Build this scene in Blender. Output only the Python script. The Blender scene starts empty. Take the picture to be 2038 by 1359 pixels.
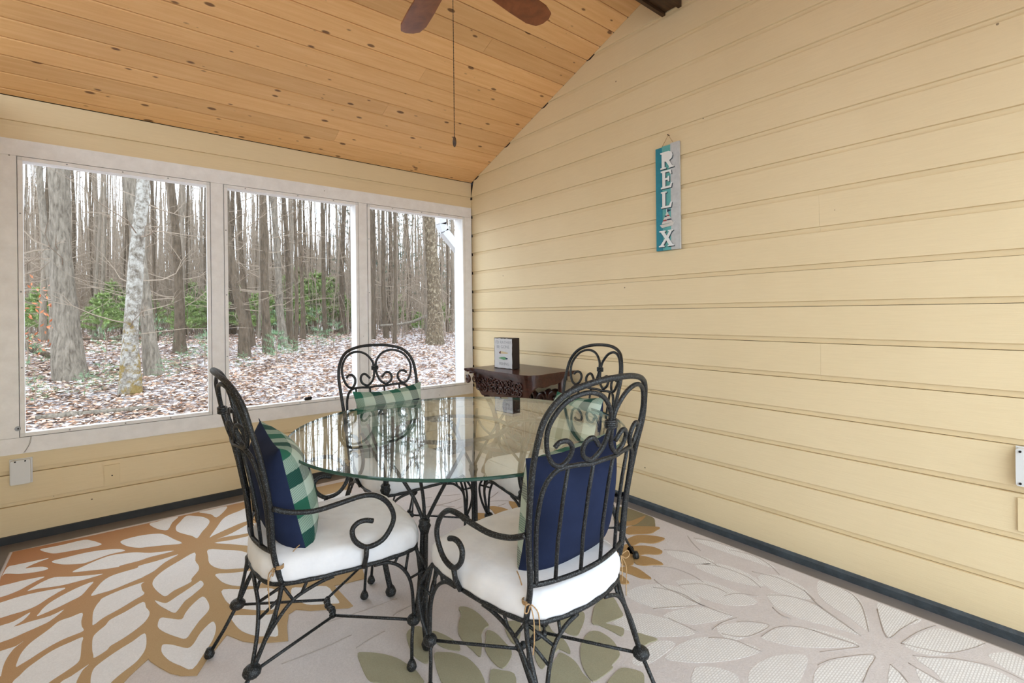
import bpy, bmesh, math, random
from mathutils import Vector, Matrix, noise
from mathutils.geometry import tessellate_polygon
random.seed(7)
PI = math.pi
S = bpy.context.scene
COL = S.collection

# ------------------------------------------------------------------ camera, world, exposure
cam_d = bpy.data.cameras.new('camera')
cam_d.sensor_width = 36.0
cam_d.lens = 967.74 / 2038.0 * 36.0
cam_d.shift_y = -56.108 / 2038.0
cam_d.clip_start = 0.02
cam_d.clip_end = 400.0
cam = bpy.data.objects.new('camera', cam_d)
COL.objects.link(cam)
YAW, ROLL = 0.6751, -0.0108
_d = Vector((math.sin(YAW), math.cos(YAW), 0)); _r0 = Vector((math.cos(YAW), -math.sin(YAW), 0)); _u0 = Vector((0, 0, 1))
_r = math.cos(ROLL) * _r0 + math.sin(ROLL) * _u0
_u = -math.sin(ROLL) * _r0 + math.cos(ROLL) * _u0
CAMPOS = Vector((-2.6093, -3.8658, 1.2512))
cam.matrix_world = Matrix(((_r.x, _u.x, -_d.x, CAMPOS.x), (_r.y, _u.y, -_d.y, CAMPOS.y), (_r.z, _u.z, -_d.z, CAMPOS.z), (0, 0, 0, 1)))
S.camera = cam

W = bpy.data.worlds.new('overcast_sky')
S.world = W
W.use_nodes = True
_bg = W.node_tree.nodes['Background']
_bg.inputs[0].default_value = (0.81, 0.915, 1.0, 1)
SKY_STRENGTH = 3.0
_bg.inputs[1].default_value = SKY_STRENGTH
S.view_settings.view_transform = 'Standard'
S.view_settings.look = 'None'
S.view_settings.gamma = 1.0
S.view_settings.use_curve_mapping = False
S.view_settings.exposure = 0.6
S.cycles.max_bounces = 10
S.cycles.diffuse_bounces = 6
S.cycles.transparent_max_bounces = 16

# ------------------------------------------------------------------ helpers
class MB:
    def __init__(self): self.v = []; self.f = []; self.m = []
    def add(self, vs, fs, mi=0):
        o = len(self.v); self.v.extend(tuple(p) for p in vs)
        self.f.extend(tuple(i + o for i in q) for q in fs); self.m.extend([mi] * len(fs)); return self
    def box(self, x0, x1, y0, y1, z0, z1, mi=0):
        return self.add([(x0,y0,z0),(x1,y0,z0),(x1,y1,z0),(x0,y1,z0),(x0,y0,z1),(x1,y0,z1),(x1,y1,z1),(x0,y1,z1)],
                 [(0,3,2,1),(4,5,6,7),(0,1,5,4),(1,2,6,5),(2,3,7,6),(3,0,4,7)], mi)
    def tube(self, pts, r, n=8, closed=False, caps=True, mi=0):
        P = [Vector(p) for p in pts]; L = len(P)
        R = list(r) if isinstance(r, (list, tuple)) else [r] * L
        T = []
        for i in range(L):
            if closed: t = P[(i+1) % L] - P[i-1]
            else: t = P[min(i+1, L-1)] - P[max(i-1, 0)]
            T.append(t.normalized() if t.length > 1e-9 else Vector((0,0,1)))
        a = Vector((0,0,1)) if abs(T[0].z) < .9 else Vector((1,0,0))
        nrm = (a - T[0] * a.dot(T[0])).normalized()
        vs = []
        for i in range(L):
            nrm = (nrm - T[i] * nrm.dot(T[i]))
            nrm = nrm.normalized() if nrm.length > 1e-6 else T[i].orthogonal().normalized()
            b = T[i].cross(nrm)
            for k in range(n):
                an = 2 * PI * k / n
                vs.append(P[i] + (nrm * math.cos(an) + b * math.sin(an)) * R[i])
        fs = []
        for i in range(L if closed else L - 1):
            j = (i + 1) % L
            for k in range(n):
                k2 = (k + 1) % n
                fs.append((i*n+k, i*n+k2, j*n+k2, j*n+k))
        if caps and not closed:
            fs.append(tuple(reversed(range(n)))); fs.append(tuple((L-1)*n + k for k in range(n)))
        return self.add(vs, fs, mi)
    def ball(self, c, rx, ry=None, rz=None, n=10, m=6, mi=0):
        ry = rx if ry is None else ry; rz = rx if rz is None else rz
        vs = [(c[0], c[1], c[2] - rz)]
        for i in range(1, m):
            a = PI * i / m - PI / 2
            for k in range(n):
                b = 2 * PI * k / n
                vs.append((c[0] + rx*math.cos(a)*math.cos(b), c[1] + ry*math.cos(a)*math.sin(b), c[2] + rz*math.sin(a)))
        vs.append((c[0], c[1], c[2] + rz)); fs = []
        for k in range(n): fs.append((0, 1 + (k+1) % n, 1 + k))
        for i in range(m - 2):
            for k in range(n):
                fs.append((1+i*n+k, 1+i*n+(k+1) % n, 1+(i+1)*n+(k+1) % n, 1+(i+1)*n+k))
        e = len(vs) - 1
        for k in range(n): fs.append((e, 1+(m-2)*n+k, 1+(m-2)*n+(k+1) % n))
        return self.add(vs, fs, mi)
    def lathe(self, prof, c=(0,0,0), n=16, mi=0):
        vs = []
        for r, z in prof:
            for k in range(n):
                a = 2*PI*k/n; vs.append((c[0]+r*math.cos(a), c[1]+r*math.sin(a), c[2]+z))
        fs = []
        for i in range(len(prof)-1):
            for k in range(n):
                fs.append((i*n+k, i*n+(k+1) % n, (i+1)*n+(k+1) % n, (i+1)*n+k))
        fs.append(tuple(reversed(range(n)))); fs.append(tuple((len(prof)-1)*n+k for k in range(n)))
        return self.add(vs, fs, mi)
    def prism(self, poly, h, f, mi=0):
        """poly: 2D points; f(u, v, w) -> 3D; w from 0 to h"""
        n = len(poly)
        tris = tessellate_polygon([[Vector((p[0], p[1], 0)) for p in poly]])
        vs = [f(p[0], p[1], 0) for p in poly] + [f(p[0], p[1], h) for p in poly]
        fs = [tuple(t) for t in tris] + [tuple(i + n for i in reversed(t)) for t in tris]
        for i in range(n):
            j = (i + 1) % n; fs.append((i, j, j + n, i + n))
        return self.add(vs, fs, mi)
    def build(self, name, mat, parent=None, smooth=False, fix=True):
        me = bpy.data.meshes.new(name)
        me.from_pydata(self.v, [], self.f)
        mats = mat if isinstance(mat, (list, tuple)) else [mat]
        for m in mats: me.materials.append(m)
        if len(mats) > 1: me.polygons.foreach_set('material_index', self.m)
        if fix:
            bm = bmesh.new(); bm.from_mesh(me); bmesh.ops.recalc_face_normals(bm, faces=bm.faces); bm.to_mesh(me); bm.free()
        if smooth: me.polygons.foreach_set('use_smooth', [True] * len(me.polygons))
        me.update()
        o = bpy.data.objects.new(name, me); COL.objects.link(o)
        if parent is not None: o.parent = parent
        return o

def tag(o, label=None, cat=None, group=None, kind=None):
    if label: o['label'] = label
    if cat: o['category'] = cat
    if group: o['group'] = group
    if kind: o['kind'] = kind
    return o
def empty(name, loc=(0,0,0), rz=0.0, label=None, cat=None, group=None, kind=None):
    o = bpy.data.objects.new(name, None); COL.objects.link(o)
    o.empty_display_size = 0.1
    o.location = loc; o.rotation_euler = (0, 0, rz)
    return tag(o, label, cat, group, kind)
def copy_tree(o, parent=None):
    ch = list(o.children)
    c = o.copy(); COL.objects.link(c); c.parent = parent
    for k in ch: copy_tree(k, c)
    return c
def cr(pts, k=6, closed=False):
    """Catmull-Rom through the points"""
    P = [Vector(p) for p in pts]; n = len(P); out = []
    rng = range(n if closed else n - 1)
    for i in rng:
        if closed: a, b, c, d = P[i-1], P[i], P[(i+1) % n], P[(i+2) % n]
        else: a, b, c, d = P[max(i-1,0)], P[i], P[i+1], P[min(i+2,n-1)]
        for j in range(k):
            t = j / k
            out.append(0.5*((2*b) + (c-a)*t + (2*a-5*b+4*c-d)*t*t + (3*b-a-3*c+d)*t**3))
    if not closed: out.append(P[-1])
    return out

# ------------------------------------------------------------------ materials
def new_mat(name):
    m = bpy.data.materials.new(name); m.use_nodes = True
    nt = m.node_tree; b = nt.nodes['Principled BSDF']
    return m, nt, b
def N(nt, t, **kw):
    n = nt.nodes.new(t)
    for k, v in kw.items(): setattr(n, k, v)
    return n
def ramp(nt, fac, stops, interp='LINEAR'):
    r = N(nt, 'ShaderNodeValToRGB'); e = r.color_ramp.elements; r.color_ramp.interpolation = interp
    while len(e) < len(stops): e.new(0.5)
    for el, (p, c) in zip(e, stops): el.position = p; el.color = (*c, 1) if len(c) == 3 else c
    nt.links.new(fac, r.inputs[0]); return r
def coords(nt, kind='Object', scale=(1,1,1), rot=(0,0,0)):
    tc = N(nt, 'ShaderNodeTexCoord'); mp = N(nt, 'ShaderNodeMapping')
    mp.inputs['Scale'].default_value = scale; mp.inputs['Rotation'].default_value = rot
    nt.links.new(tc.outputs[kind], mp.inputs[0]); return mp.outputs[0]
def noise_tex(nt, vec, scale, detail=4, rough=.55, dist=0):
    n = N(nt, 'ShaderNodeTexNoise'); n.inputs['Scale'].default_value = scale; n.inputs['Detail'].default_value = detail
    n.inputs['Roughness'].default_value = rough; n.inputs['Distortion'].default_value = dist
    if vec is not None: nt.links.new(vec, n.inputs['Vector'])
    return n
def bump(nt, b, h, strength=.3, dist=.004):
    n = N(nt, 'ShaderNodeBump'); n.inputs['Strength'].default_value = strength; n.inputs['Distance'].default_value = dist
    nt.links.new(h, n.inputs['Height']); nt.links.new(n.outputs[0], b.inputs['Normal']); return n
def mixc(nt, fac, a, c, mode='MIX'):
    n = N(nt, 'ShaderNodeMix', data_type='RGBA', blend_type=mode)
    for sock, val in ((n.inputs[0], fac), (n.inputs[6], a), (n.inputs[7], c)):
        if isinstance(val, (int, float)): sock.default_value = val
        elif isinstance(val, tuple): sock.default_value = (*val, 1)
        else: nt.links.new(val, sock)
    return n.outputs[2]
def math_n(nt, op, a, b=None, c=None):
    n = N(nt, 'ShaderNodeMath', operation=op)
    for i, val in enumerate((a, b, c)):
        if val is None: continue
        if isinstance(val, (int, float)): n.inputs[i].default_value = val
        else: nt.links.new(val, n.inputs[i])
    return n.outputs[0]
def sc(r, g, b):
    """sRGB 0-255 to linear"""
    return tuple((c/255/12.92 if c/255 <= .04045 else ((c/255+.055)/1.055)**2.4) for c in (r, g, b))
def plain(name, col, rough=.6, metal=0, nscale=0, namp=.12, bscale=0, bstr=.2, bdist=.002, spec=.5):
    m, nt, b = new_mat(name)
    b.inputs['Roughness'].default_value = rough; b.inputs['Metallic'].default_value = metal
    b.inputs['Specular IOR Level'].default_value = spec
    v = coords(nt)
    if nscale:
        n = noise_tex(nt, v, nscale)
        d = tuple(max(0, c*(1-namp)) for c in col); u = tuple(min(1, c*(1+namp)) for c in col)
        nt.links.new(ramp(nt, n.outputs[0], [(.3, d), (.7, u)]).outputs[0], b.inputs['Base Color'])
    else: b.inputs['Base Color'].default_value = (*col, 1)
    if bscale: bump(nt, b, noise_tex(nt, v, bscale, 5).outputs[0], bstr, bdist)
    return m
M = {}
def make_materials():
    # painted siding: pale yellow with sawn grain
    m, nt, b = new_mat('siding_paint'); M['siding'] = m
    v = coords(nt, scale=(1.2, 1.2, 26)); n = noise_tex(nt, v, 6, 8, .65)
    big = noise_tex(nt, coords(nt), 1.1, 3)
    c = mixc(nt, .5, ramp(nt, n.outputs[0], [(.3, sc(217,198,159)), (.7, sc(228,210,172))]).outputs[0],
             ramp(nt, big.outputs[0], [(.3, sc(216,197,157)), (.7, sc(229,211,174))]).outputs[0])
    vo = N(nt, 'ShaderNodeTexVoronoi'); vo.inputs['Scale'].default_value = 4.3
    nt.links.new(coords(nt), vo.inputs['Vector'])
    nail = math_n(nt, 'LESS_THAN', vo.outputs['Distance'], .022)
    c = mixc(nt, math_n(nt, 'MULTIPLY', nail, .75), c, sc(80,62,40))
    nt.links.new(c, b.inputs['Base Color']); b.inputs['Roughness'].default_value = .62
    bump(nt, b, n.outputs[0], .35, .002)
    # white painted trim
    m, nt, b = new_mat('trim_paint'); M['white'] = m
    v = coords(nt, scale=(3, 3, 3)); n = noise_tex(nt, v, 5, 8, .65)
    c = ramp(nt, n.outputs[0], [(.25, sc(222,221,220)), (.75, sc(238,238,238))]).outputs[0]
    vo = N(nt, 'ShaderNodeTexVoronoi'); vo.inputs['Scale'].default_value = 7; nt.links.new(coords(nt), vo.inputs['Vector'])
    c = mixc(nt, math_n(nt, 'MULTIPLY', math_n(nt, 'LESS_THAN', vo.outputs['Distance'], .03), .8), c, sc(60,55,50))
    nt.links.new(c, b.inputs['Base Color']); b.inputs['Roughness'].default_value = .5; bump(nt, b, n.outputs[0], .2, .002)
    # knotty pine
    m, nt, b = new_mat('knotty_pine'); M['pine'] = m
    oi = N(nt, 'ShaderNodeObjectInfo')
    v0 = coords(nt)
    off = N(nt, 'ShaderNodeCombineXYZ'); nt.links.new(math_n(nt, 'MULTIPLY', oi.outputs['Random'], 37.0), off.inputs[0]); nt.links.new(math_n(nt, 'MULTIPLY', oi.outputs['Random'], 11.0), off.inputs[1])
    va = N(nt, 'ShaderNodeVectorMath', operation='ADD'); nt.links.new(v0, va.inputs[0]); nt.links.new(off.outputs[0], va.inputs[1])
    mp = N(nt, 'ShaderNodeMapping'); mp.inputs['Scale'].default_value = (.9, 14, 14); nt.links.new(va.outputs[0], mp.inputs[0])
    n = noise_tex(nt, mp.outputs[0], 3.2, 7, .6, .6)
    c = ramp(nt, n.outputs[0], [(.25, sc(222,172,114)), (.5, sc(230,183,126)), (.75, sc(238,194,140))]).outputs[0]
    mp2 = N(nt, 'ShaderNodeMapping'); mp2.inputs['Scale'].default_value = (7.5, 17, 17); nt.links.new(va.outputs[0], mp2.inputs[0])
    vo = N(nt, 'ShaderNodeTexVoronoi'); vo.inputs['Scale'].default_value = 1.0; vo.inputs['Randomness'].default_value = 1; nt.links.new(mp2.outputs[0], vo.inputs['Vector'])
    sepc = N(nt, 'ShaderNodeSeparateColor'); nt.links.new(vo.outputs['Color'], sepc.inputs[0])
    thr = math_n(nt, 'MULTIPLY', math_n(nt, 'POWER', sepc.outputs[0], 1.8), .20)
    k = math_n(nt, 'SUBTRACT', thr, vo.outputs['Distance'])
    kf = N(nt, 'ShaderNodeMapRange'); kf.inputs[1].default_value = -.04; kf.inputs[2].default_value = .03; nt.links.new(k, kf.inputs[0])
    c = mixc(nt, math_n(nt, 'MULTIPLY', kf.outputs[0], .85), c, sc(92,52,24))
    hs = N(nt, 'ShaderNodeHueSaturation'); nt.links.new(c, hs.inputs['Color'])
    nt.links.new(math_n(nt, 'ADD', math_n(nt, 'MULTIPLY', oi.outputs['Random'], .20), .88), hs.inputs['Value'])
    nt.links.new(hs.outputs[0], b.inputs['Base Color']); b.inputs['Roughness'].default_value = .5; bump(nt, b, n.outputs[0], .12, .002)
    # wrought iron, hammered with pale flecks
    m, nt, b = new_mat('speckled_iron'); M['iron'] = m
    v = coords(nt); n = noise_tex(nt, v, 300, 2, .6); n2 = noise_tex(nt, v, 7, 3)
    fl = ramp(nt, n.outputs[0], [(.54, (0,0,0)), (.66, (1,1,1))]).outputs[0]
    base = ramp(nt, n2.outputs[0], [(.35, sc(15,16,18)), (.62, sc(25,28,30)), (.72, sc(34,31,27))]).outputs[0]
    nt.links.new(mixc(nt, math_n(nt, 'MULTIPLY', fl, .5), base, sc(112,116,118)), b.inputs['Base Color'])
    b.inputs['Roughness'].default_value = .5; b.inputs['Metallic'].default_value = .25; bump(nt, b, n.outputs[0], .5, .0015)
    # fabrics
    m, nt, b = new_mat('white_canvas'); M['canvas'] = m
    n = noise_tex(nt, coords(nt), 14, 4); n3 = noise_tex(nt, coords(nt), 600, 2)
    nt.links.new(ramp(nt, n.outputs[0], [(.3, sc(222,224,229)), (.7, sc(234,236,240))]).outputs[0], b.inputs['Base Color'])
    b.inputs['Roughness'].default_value = .9; b.inputs['Specular IOR Level'].default_value = .15
    wv = N(nt, 'ShaderNodeTexNoise'); wv.inputs['Scale'].default_value = 26; nt.links.new(coords(nt, scale=(1,1,.25)), wv.inputs['Vector'])
    bump(nt, b, math_n(nt, 'ADD', wv.outputs[0], math_n(nt, 'MULTIPLY', n3.outputs[0], .15)), .35, .006)
    M['navy'] = plain('navy_cloth', sc(33,42,68), .9, nscale=9, namp=.15, bscale=400, bstr=.2, spec=.15)
    m, nt, b = new_mat('green_plaid'); M['plaid'] = m
    tc = N(nt, 'ShaderNodeTexCoord'); sp = N(nt, 'ShaderNodeSeparateXYZ'); nt.links.new(tc.outputs['UV'], sp.inputs[0])
    def bands(o):
        f = math_n(nt, 'FRACT', math_n(nt, 'MULTIPLY', o, 1.95))
        return ramp(nt, f, [(0, sc(186,200,188)), (.25, sc(26,33,46)), (.50, sc(170,186,172)), (.74, sc(44,98,80))], 'CONSTANT').outputs[0]
    hb, vb = bands(sp.outputs[0]), bands(sp.outputs[1])
    tw = math_n(nt, 'FRACT', math_n(nt, 'MULTIPLY', math_n(nt, 'ADD', sp.outputs[0], sp.outputs[1]), 55.0))
    tws = math_n(nt, 'GREATER_THAN', tw, .5)
    mixf = math_n(nt, 'ADD', .35, math_n(nt, 'MULTIPLY', tws, .3))
    nt.links.new(mixc(nt, mixf, hb, vb), b.inputs['Base Color']); b.inputs['Roughness'].default_value = .9; b.inputs['Specular IOR Level'].default_value = .15
    # table glass (thin sheet) and its green edge
    m, nt, b = new_mat('table_glass'); M['glass'] = m
    tr = N(nt, 'ShaderNodeBsdfTransparent'); tr.inputs[0].default_value = (.955, .985, .97, 1)
    gl = N(nt, 'ShaderNodeBsdfGlossy'); gl.inputs['Roughness'].default_value = 0.0; gl.inputs[0].default_value = (1, 1, 1, 1)
    lwt = N(nt, 'ShaderNodeLayerWeight'); frs = math_n(nt, 'ADD', math_n(nt, 'MULTIPLY', math_n(nt, 'POWER', lwt.outputs['Facing'], 5.0), .96), .04)
    mx = N(nt, 'ShaderNodeMixShader'); nt.links.new(frs, mx.inputs[0]); nt.links.new(tr.outputs[0], mx.inputs[1]); nt.links.new(gl.outputs[0], mx.inputs[2])
    nt.links.new(mx.outputs[0], nt.nodes['Material Output'].inputs[0])
    m, nt, b = new_mat('glass_edge_green'); M['glass_edge'] = m
    b.inputs['Base Color'].default_value = (*sc(38,74,66), 1); b.inputs['Roughness'].default_value = .12
    # insect screen
    m, nt, b = new_mat('insect_screen'); M['screen'] = m
    tr = N(nt, 'ShaderNodeBsdfTransparent'); df = N(nt, 'ShaderNodeBsdfDiffuse'); df.inputs[0].default_value = (.35,.35,.36,1)
    mx = N(nt, 'ShaderNodeMixShader'); mx.inputs[0].default_value = .05
    nt.links.new(tr.outputs[0], mx.inputs[1]); nt.links.new(df.outputs[0], mx.inputs[2]); nt.links.new(mx.outputs[0], nt.nodes['Material Output'].inputs[0])
    # woods and paints
    def wood(name, a, c, rough, sx=(2, 30, 30)):
        m, nt, b = new_mat(name); n = noise_tex(nt, coords(nt, scale=sx), 2.5, 7, .6, .5)
        nt.links.new(ramp(nt, n.outputs[0], [(.3, a), (.7, c)]).outputs[0], b.inputs['Base Color']); b.inputs['Roughness'].default_value = rough
        bump(nt, b, n.outputs[0], .1, .001); return m
    M['mahogany'] = wood('dark_mahogany', sc(46,24,18), sc(76,40,30), .28, (25, 2, 25))
    M['beam'] = wood('dark_stained_beam', sc(44,28,16), sc(74,50,28), .45)
    M['blade'] = wood('cherry_blade', sc(104,54,30), sc(140,80,48), .3, (6, 6, 6))
    M['floor'] = plain('grey_porch_paint', sc(112,106,104), .45, nscale=5, namp=.1, bscale=60, bstr=.1)
    M['slate'] = plain('slate_grey_paint', sc(56,64,70), .5, nscale=18, namp=.3, bscale=45, bstr=.6, bdist=.006)
    M['darkslate'] = plain('dark_grey_paint', sc(46,48,50), .55, nscale=12, namp=.15)
    M['steel'] = plain('zinc_steel', sc(150,152,155), .35, .9)
    M['blackmetal'] = plain('blackened_metal', sc(24,20,18), .5, .4)
    M['cover'] = plain('white_plastic', sc(214,216,216), .4)
    M['sidingplain'] = plain('plate_paint', sc(222,203,162), .55)
    M['twine'] = plain('jute_twine', sc(170,138,98), .9, nscale=300, namp=.3)
    M['aluminium'] = plain('white_aluminium', sc(205,207,210), .4)
    # sign
    M['teal'] = plain('teal_paint', sc(28,128,148), .6, nscale=40, namp=.12)
    M['aqua'] = plain('aqua_paint', sc(92,168,168), .6, nscale=40, namp=.12)
    M['wash'] = plain('whitewash', sc(188,192,194), .7, nscale=30, namp=.1)
    M['letter'] = plain('letter_white', sc(226,230,230), .6)
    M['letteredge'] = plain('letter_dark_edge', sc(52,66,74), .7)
    M['red'] = plain('sail_red', sc(150,58,64), .7)
    M['sail'] = plain('sail_cream', sc(206,204,200), .7)
    M['navyp'] = plain('sail_navy', sc(40,56,84), .7)
    M['blockdark'] = plain('box_sign_brown', sc(36,24,20), .6)
    M['blockface'] = plain('box_sign_face', sc(204,206,210), .7, nscale=20, namp=.06)
    M['faint'] = plain('faint_grey_lettering', sc(160,165,172), .8)
    M['lurebrown'] = plain('lure_brown', sc(104,66,58), .7)
    M['luretan'] = plain('lure_tan', sc(200,184,150), .7)
    M['luregreen'] = plain('lure_green', sc(96,150,112), .7)
    M['lureblue'] = plain('lure_blue', sc(30,66,84), .7)
    # rug
    def pile(name, stops_fn, bs=260, bd=.003, rough=.95):
        m, nt, b = new_mat(name); v = coords(nt); n = noise_tex(nt, v, bs, 3, .7); n2 = noise_tex(nt, v, 9, 3)
        nt.links.new(stops_fn(nt, n, n2), b.inputs['Base Color']); b.inputs['Roughness'].default_value = rough; b.inputs['Specular IOR Level'].default_value = .1
        bump(nt, b, n.outputs[0], .6, bd); return m
    def two(a, c): return lambda nt, n, n2: mixc(nt, n.outputs[0], ramp(nt, n2.outputs[0], [(.3, a), (.7, c)]).outputs[0], tuple(x*.72 for x in a))
    def weave_bg(nt, n, n2):
        br = N(nt, 'ShaderNodeTexBrick'); br.inputs['Scale'].default_value = 1; br.offset = .5
        br.inputs['Brick Width'].default_value = .016; br.inputs['Row Height'].default_value = .008; br.inputs['Mortar Size'].default_value = .0016
        br.inputs['Color1'].default_value = (*sc(230,229,229), 1); br.inputs['Color2'].default_value = (*sc(220,219,219), 1); br.inputs['Mortar'].default_value = (*sc(200,197,196), 1)
        nt.links.new(coords(nt), br.inputs['Vector'])
        st = noise_tex(nt, coords(nt), 1.3, 4)
        return mixc(nt, ramp(nt, st.outputs[0], [(.45, (0,0,0)), (.8, (.45,.45,.45))]).outputs[0], br.outputs[0], sc(194,187,184))
    M['rug'] = pile('ivory_plush_pile', two(sc(212,205,204), sc(222,216,215)), 150, .003)
    M['rugwoven'] = pile('ivory_woven_leaf', weave_bg, 180, .002)
    M['rugcell'] = pile('ivory_petal_weave', two(sc(236,236,238), sc(242,242,244)), 180, .002)
    M['rugline'] = pile('binding_and_relief_shade', two(sc(186,177,172), sc(196,188,184)))  # taupe puts shade of the relief edges into the colour; also the binding
    def ochre(nt, n, n2):
        sp = N(nt, 'ShaderNodeSeparateXYZ'); nt.links.new(coords(nt), sp.inputs[0])
        g = math_n(nt, 'ADD', math_n(nt, 'MULTIPLY', sp.outputs[0], .75), math_n(nt, 'MULTIPLY', sp.outputs[1], -.55))
        r = ramp(nt, math_n(nt, 'ADD', math_n(nt, 'MULTIPLY', g, .85), 1.78), [(.05, sc(184,134,102)), (.95, sc(190,167,130))])
        return mixc(nt, math_n(nt, 'MULTIPLY', n.outputs[0], .55), r.outputs[0], sc(156,116,76))
    M['rugochre'] = pile('terracotta_ochre_pile', ochre)
    M['rugsage'] = pile('sage_pile', two(sc(166,162,138), sc(176,172,148)))
    M['rugmustard'] = pile('mustard_pile', two(sc(176,142,98), sc(188,154,108)))
    M['rugolive'] = pile('olive_pile', two(sc(140,130,102), sc(150,140,110)))
    # woods outside
    def bark(name, a, c, sp=None, zs=.22, moss=False):
        m, nt, b = new_mat(name); v = coords(nt, scale=(1,1,zs)); n = noise_tex(nt, v, 26, 6, .65, .4)
        col = ramp(nt, n.outputs[0], [(.32, a), (.62, c)]).outputs[0]
        n2 = noise_tex(nt, coords(nt), 2.2, 4); col = mixc(nt, math_n(nt, 'MULTIPLY', n2.outputs[0], .4), col, sc(96,92,80))
        if sp:
            n3 = noise_tex(nt, coords(nt), sp[1], 6, .75); col = mixc(nt, ramp(nt, n3.outputs[0], [(sp[2], (0,0,0)), (sp[3], (1,1,1))]).outputs[0], col, sp[0])
        if moss:
            sz = N(nt, 'ShaderNodeSeparateXYZ'); nt.links.new(coords(nt), sz.inputs[0])
            n4 = noise_tex(nt, coords(nt), 5, 4, .7)
            mk = math_n(nt, 'SUBTRACT', n4.outputs[0], math_n(nt, 'MULTIPLY', sz.outputs[2], .14))
            col = mixc(nt, ramp(nt, mk, [(.42, (0,0,0)), (.50, (.9,.9,.9))]).outputs[0], col, sc(126,104,52))
        nt.links.new(col, b.inputs['Base Color']); b.inputs['Roughness'].default_value = .95; b.inputs['Specular IOR Level'].default_value = .1
        bump(nt, b, n.outputs[0], 1.0, .03); return m
    M['bark'] = bark('grey_oak_bark', sc(80,72,64), sc(146,136,124))
    M['bark2'] = bark('brown_maple_bark', sc(56,46,37), sc(108,93,79))
    M['bark3'] = bark('lichened_bark', sc(84,74,66), sc(150,142,132), (sc(170,167,160), 11, .45, .57), .6, True)
    M['bark4'] = bark('shaggy_bark', sc(46,36,27), sc(116,100,82), (sc(150,138,118), 13, .53, .60), .3)
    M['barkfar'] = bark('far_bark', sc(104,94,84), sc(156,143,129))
    M['twig'] = plain('bare_twig', sc(134,120,106), .95, spec=.1)
    M['moss'] = plain('moss', sc(120,112,40), .95, nscale=30, namp=.4, spec=.1)
    m, nt, b = new_mat('snowy_leaf_ground'); M['ground'] = m
    v = coords(nt); n = noise_tex(nt, v, 1.2, 6, .7); n2 = noise_tex(nt, v, 16, 6, .75); n3 = noise_tex(nt, v, 5, 5, .6)
    lf = ramp(nt, n2.outputs[0], [(.25, sc(84,60,46)), (.5, sc(140,108,88)), (.75, sc(180,156,138))]).outputs[0]
    sn = ramp(nt, math_n(nt, 'ADD', math_n(nt, 'MULTIPLY', n.outputs[0], .55), math_n(nt, 'MULTIPLY', n3.outputs[0], .45)), [(.42, (0,0,0)), (.52, (1,1,1))]).outputs[0]
    nt.links.new(mixc(nt, math_n(nt, 'MULTIPLY', sn, .9), lf, sc(208,204,208)), b.inputs['Base Color']); b.inputs['Roughness'].default_value = .95; bump(nt, b, n2.outputs[0], 1, .03)
    m, nt, b = new_mat('fallen_leaf'); M['leaf'] = m
    gi = N(nt, 'ShaderNodeNewGeometry')
    nt.links.new(ramp(nt, gi.outputs['Random Per Island'], [(0, sc(78,54,40)), (.22, sc(124,92,70)), (.45, sc(160,128,106)), (.62, sc(182,158,140)), (.76, sc(204,190,182)), (.93, sc(216,210,210)), (1, sc(160,104,68))]).outputs[0], b.inputs['Base Color'])
    b.inputs['Roughness'].default_value = .9
    def foliage(name, a, c, d):
        m, nt, b = new_mat(name); gi = N(nt, 'ShaderNodeNewGeometry')
        nt.links.new(ramp(nt, gi.outputs['Random Per Island'], [(0, a), (.5, c), (1, d)]).outputs[0], b.inputs['Base Color']); b.inputs['Roughness'].default_value = .7
        return m
    M['needle'] = foliage('pine_needle', sc(74,108,76), sc(102,138,98), sc(138,166,124))
    M['needledark'] = foliage('hemlock_needle', sc(40,58,44), sc(62,82,64), sc(92,108,86))
    M['shrub'] = foliage('shrub_leaf', sc(120,144,82), sc(146,170,102), sc(176,192,130))
    M['rust'] = foliage('rust_leaf', sc(150,78,44), sc(178,98,58), sc(196,124,84))
make_materials()

# ------------------------------------------------------------------ the porch shell
XL, YF = -3.24, -4.38            # left wall, wall behind the camera
EAVE, PITCH, RIDGE = 2.497, 0.37, -2.19
E_SID, Z0 = 0.178, 2.3368        # siding exposure, one course line
fl = MB(); fl.box(XL - .14, .14, YF - .14, .14, -.28, 0)
tag(fl.build('floor', M['floor']), 'grey painted porch floor showing around the rug', 'floor', kind='structure')

def roof_z(y): return EAVE + PITCH * (min(-y, y - YF) if True else 0)
def ytop(z, front):              # where the sloping ceiling cuts height z
    if z <= EAVE: return 0.0 if not front else YF
    k = (z - EAVE) / PITCH
    return max(-k, RIDGE) if not front else min(YF + k, RIDGE)
def courses(z_lo, z_hi):
    out = []; k = -14
    while True:
        a, b = Z0 + k * E_SID, Z0 + (k + 1) * E_SID
        k += 1
        if a >= z_hi - .004: break
        if b <= z_lo + .004: continue
        out.append((max(a, z_lo), min(b, z_hi), a >= z_lo - .004))
    return out
def board_profile(z0, z1, channel):
    g = .0017
    if channel and z1 - z0 > .05:
        return [(.022, z0+g), (.014, z0+g), (.011, z0+.025), (.0, z0+.027), (0, z1-g*.4), (.022, z1-g*.4)]
    return [(.022, z0+g), (0, z0+g), (0, z1-g*.4), (.022, z1-g*.4)]
def board(name, prof, ends, f, parent):
    """prof: (depth, z); ends(z) -> (a, b) along the wall; f(s, depth, z) -> 3D"""
    n = len(prof); mb = MB()
    vs = [f(ends(z)[0], d, z) for d, z in prof] + [f(ends(z)[1], d, z) for d, z in prof]
    fs = [tuple(range(n)), tuple(reversed(range(n, 2*n)))] + [(i, (i+1) % n, (i+1) % n + n, i + n) for i in range(n)]
    mb.add(vs, fs); return mb.build(name, M['siding'], parent)

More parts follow.
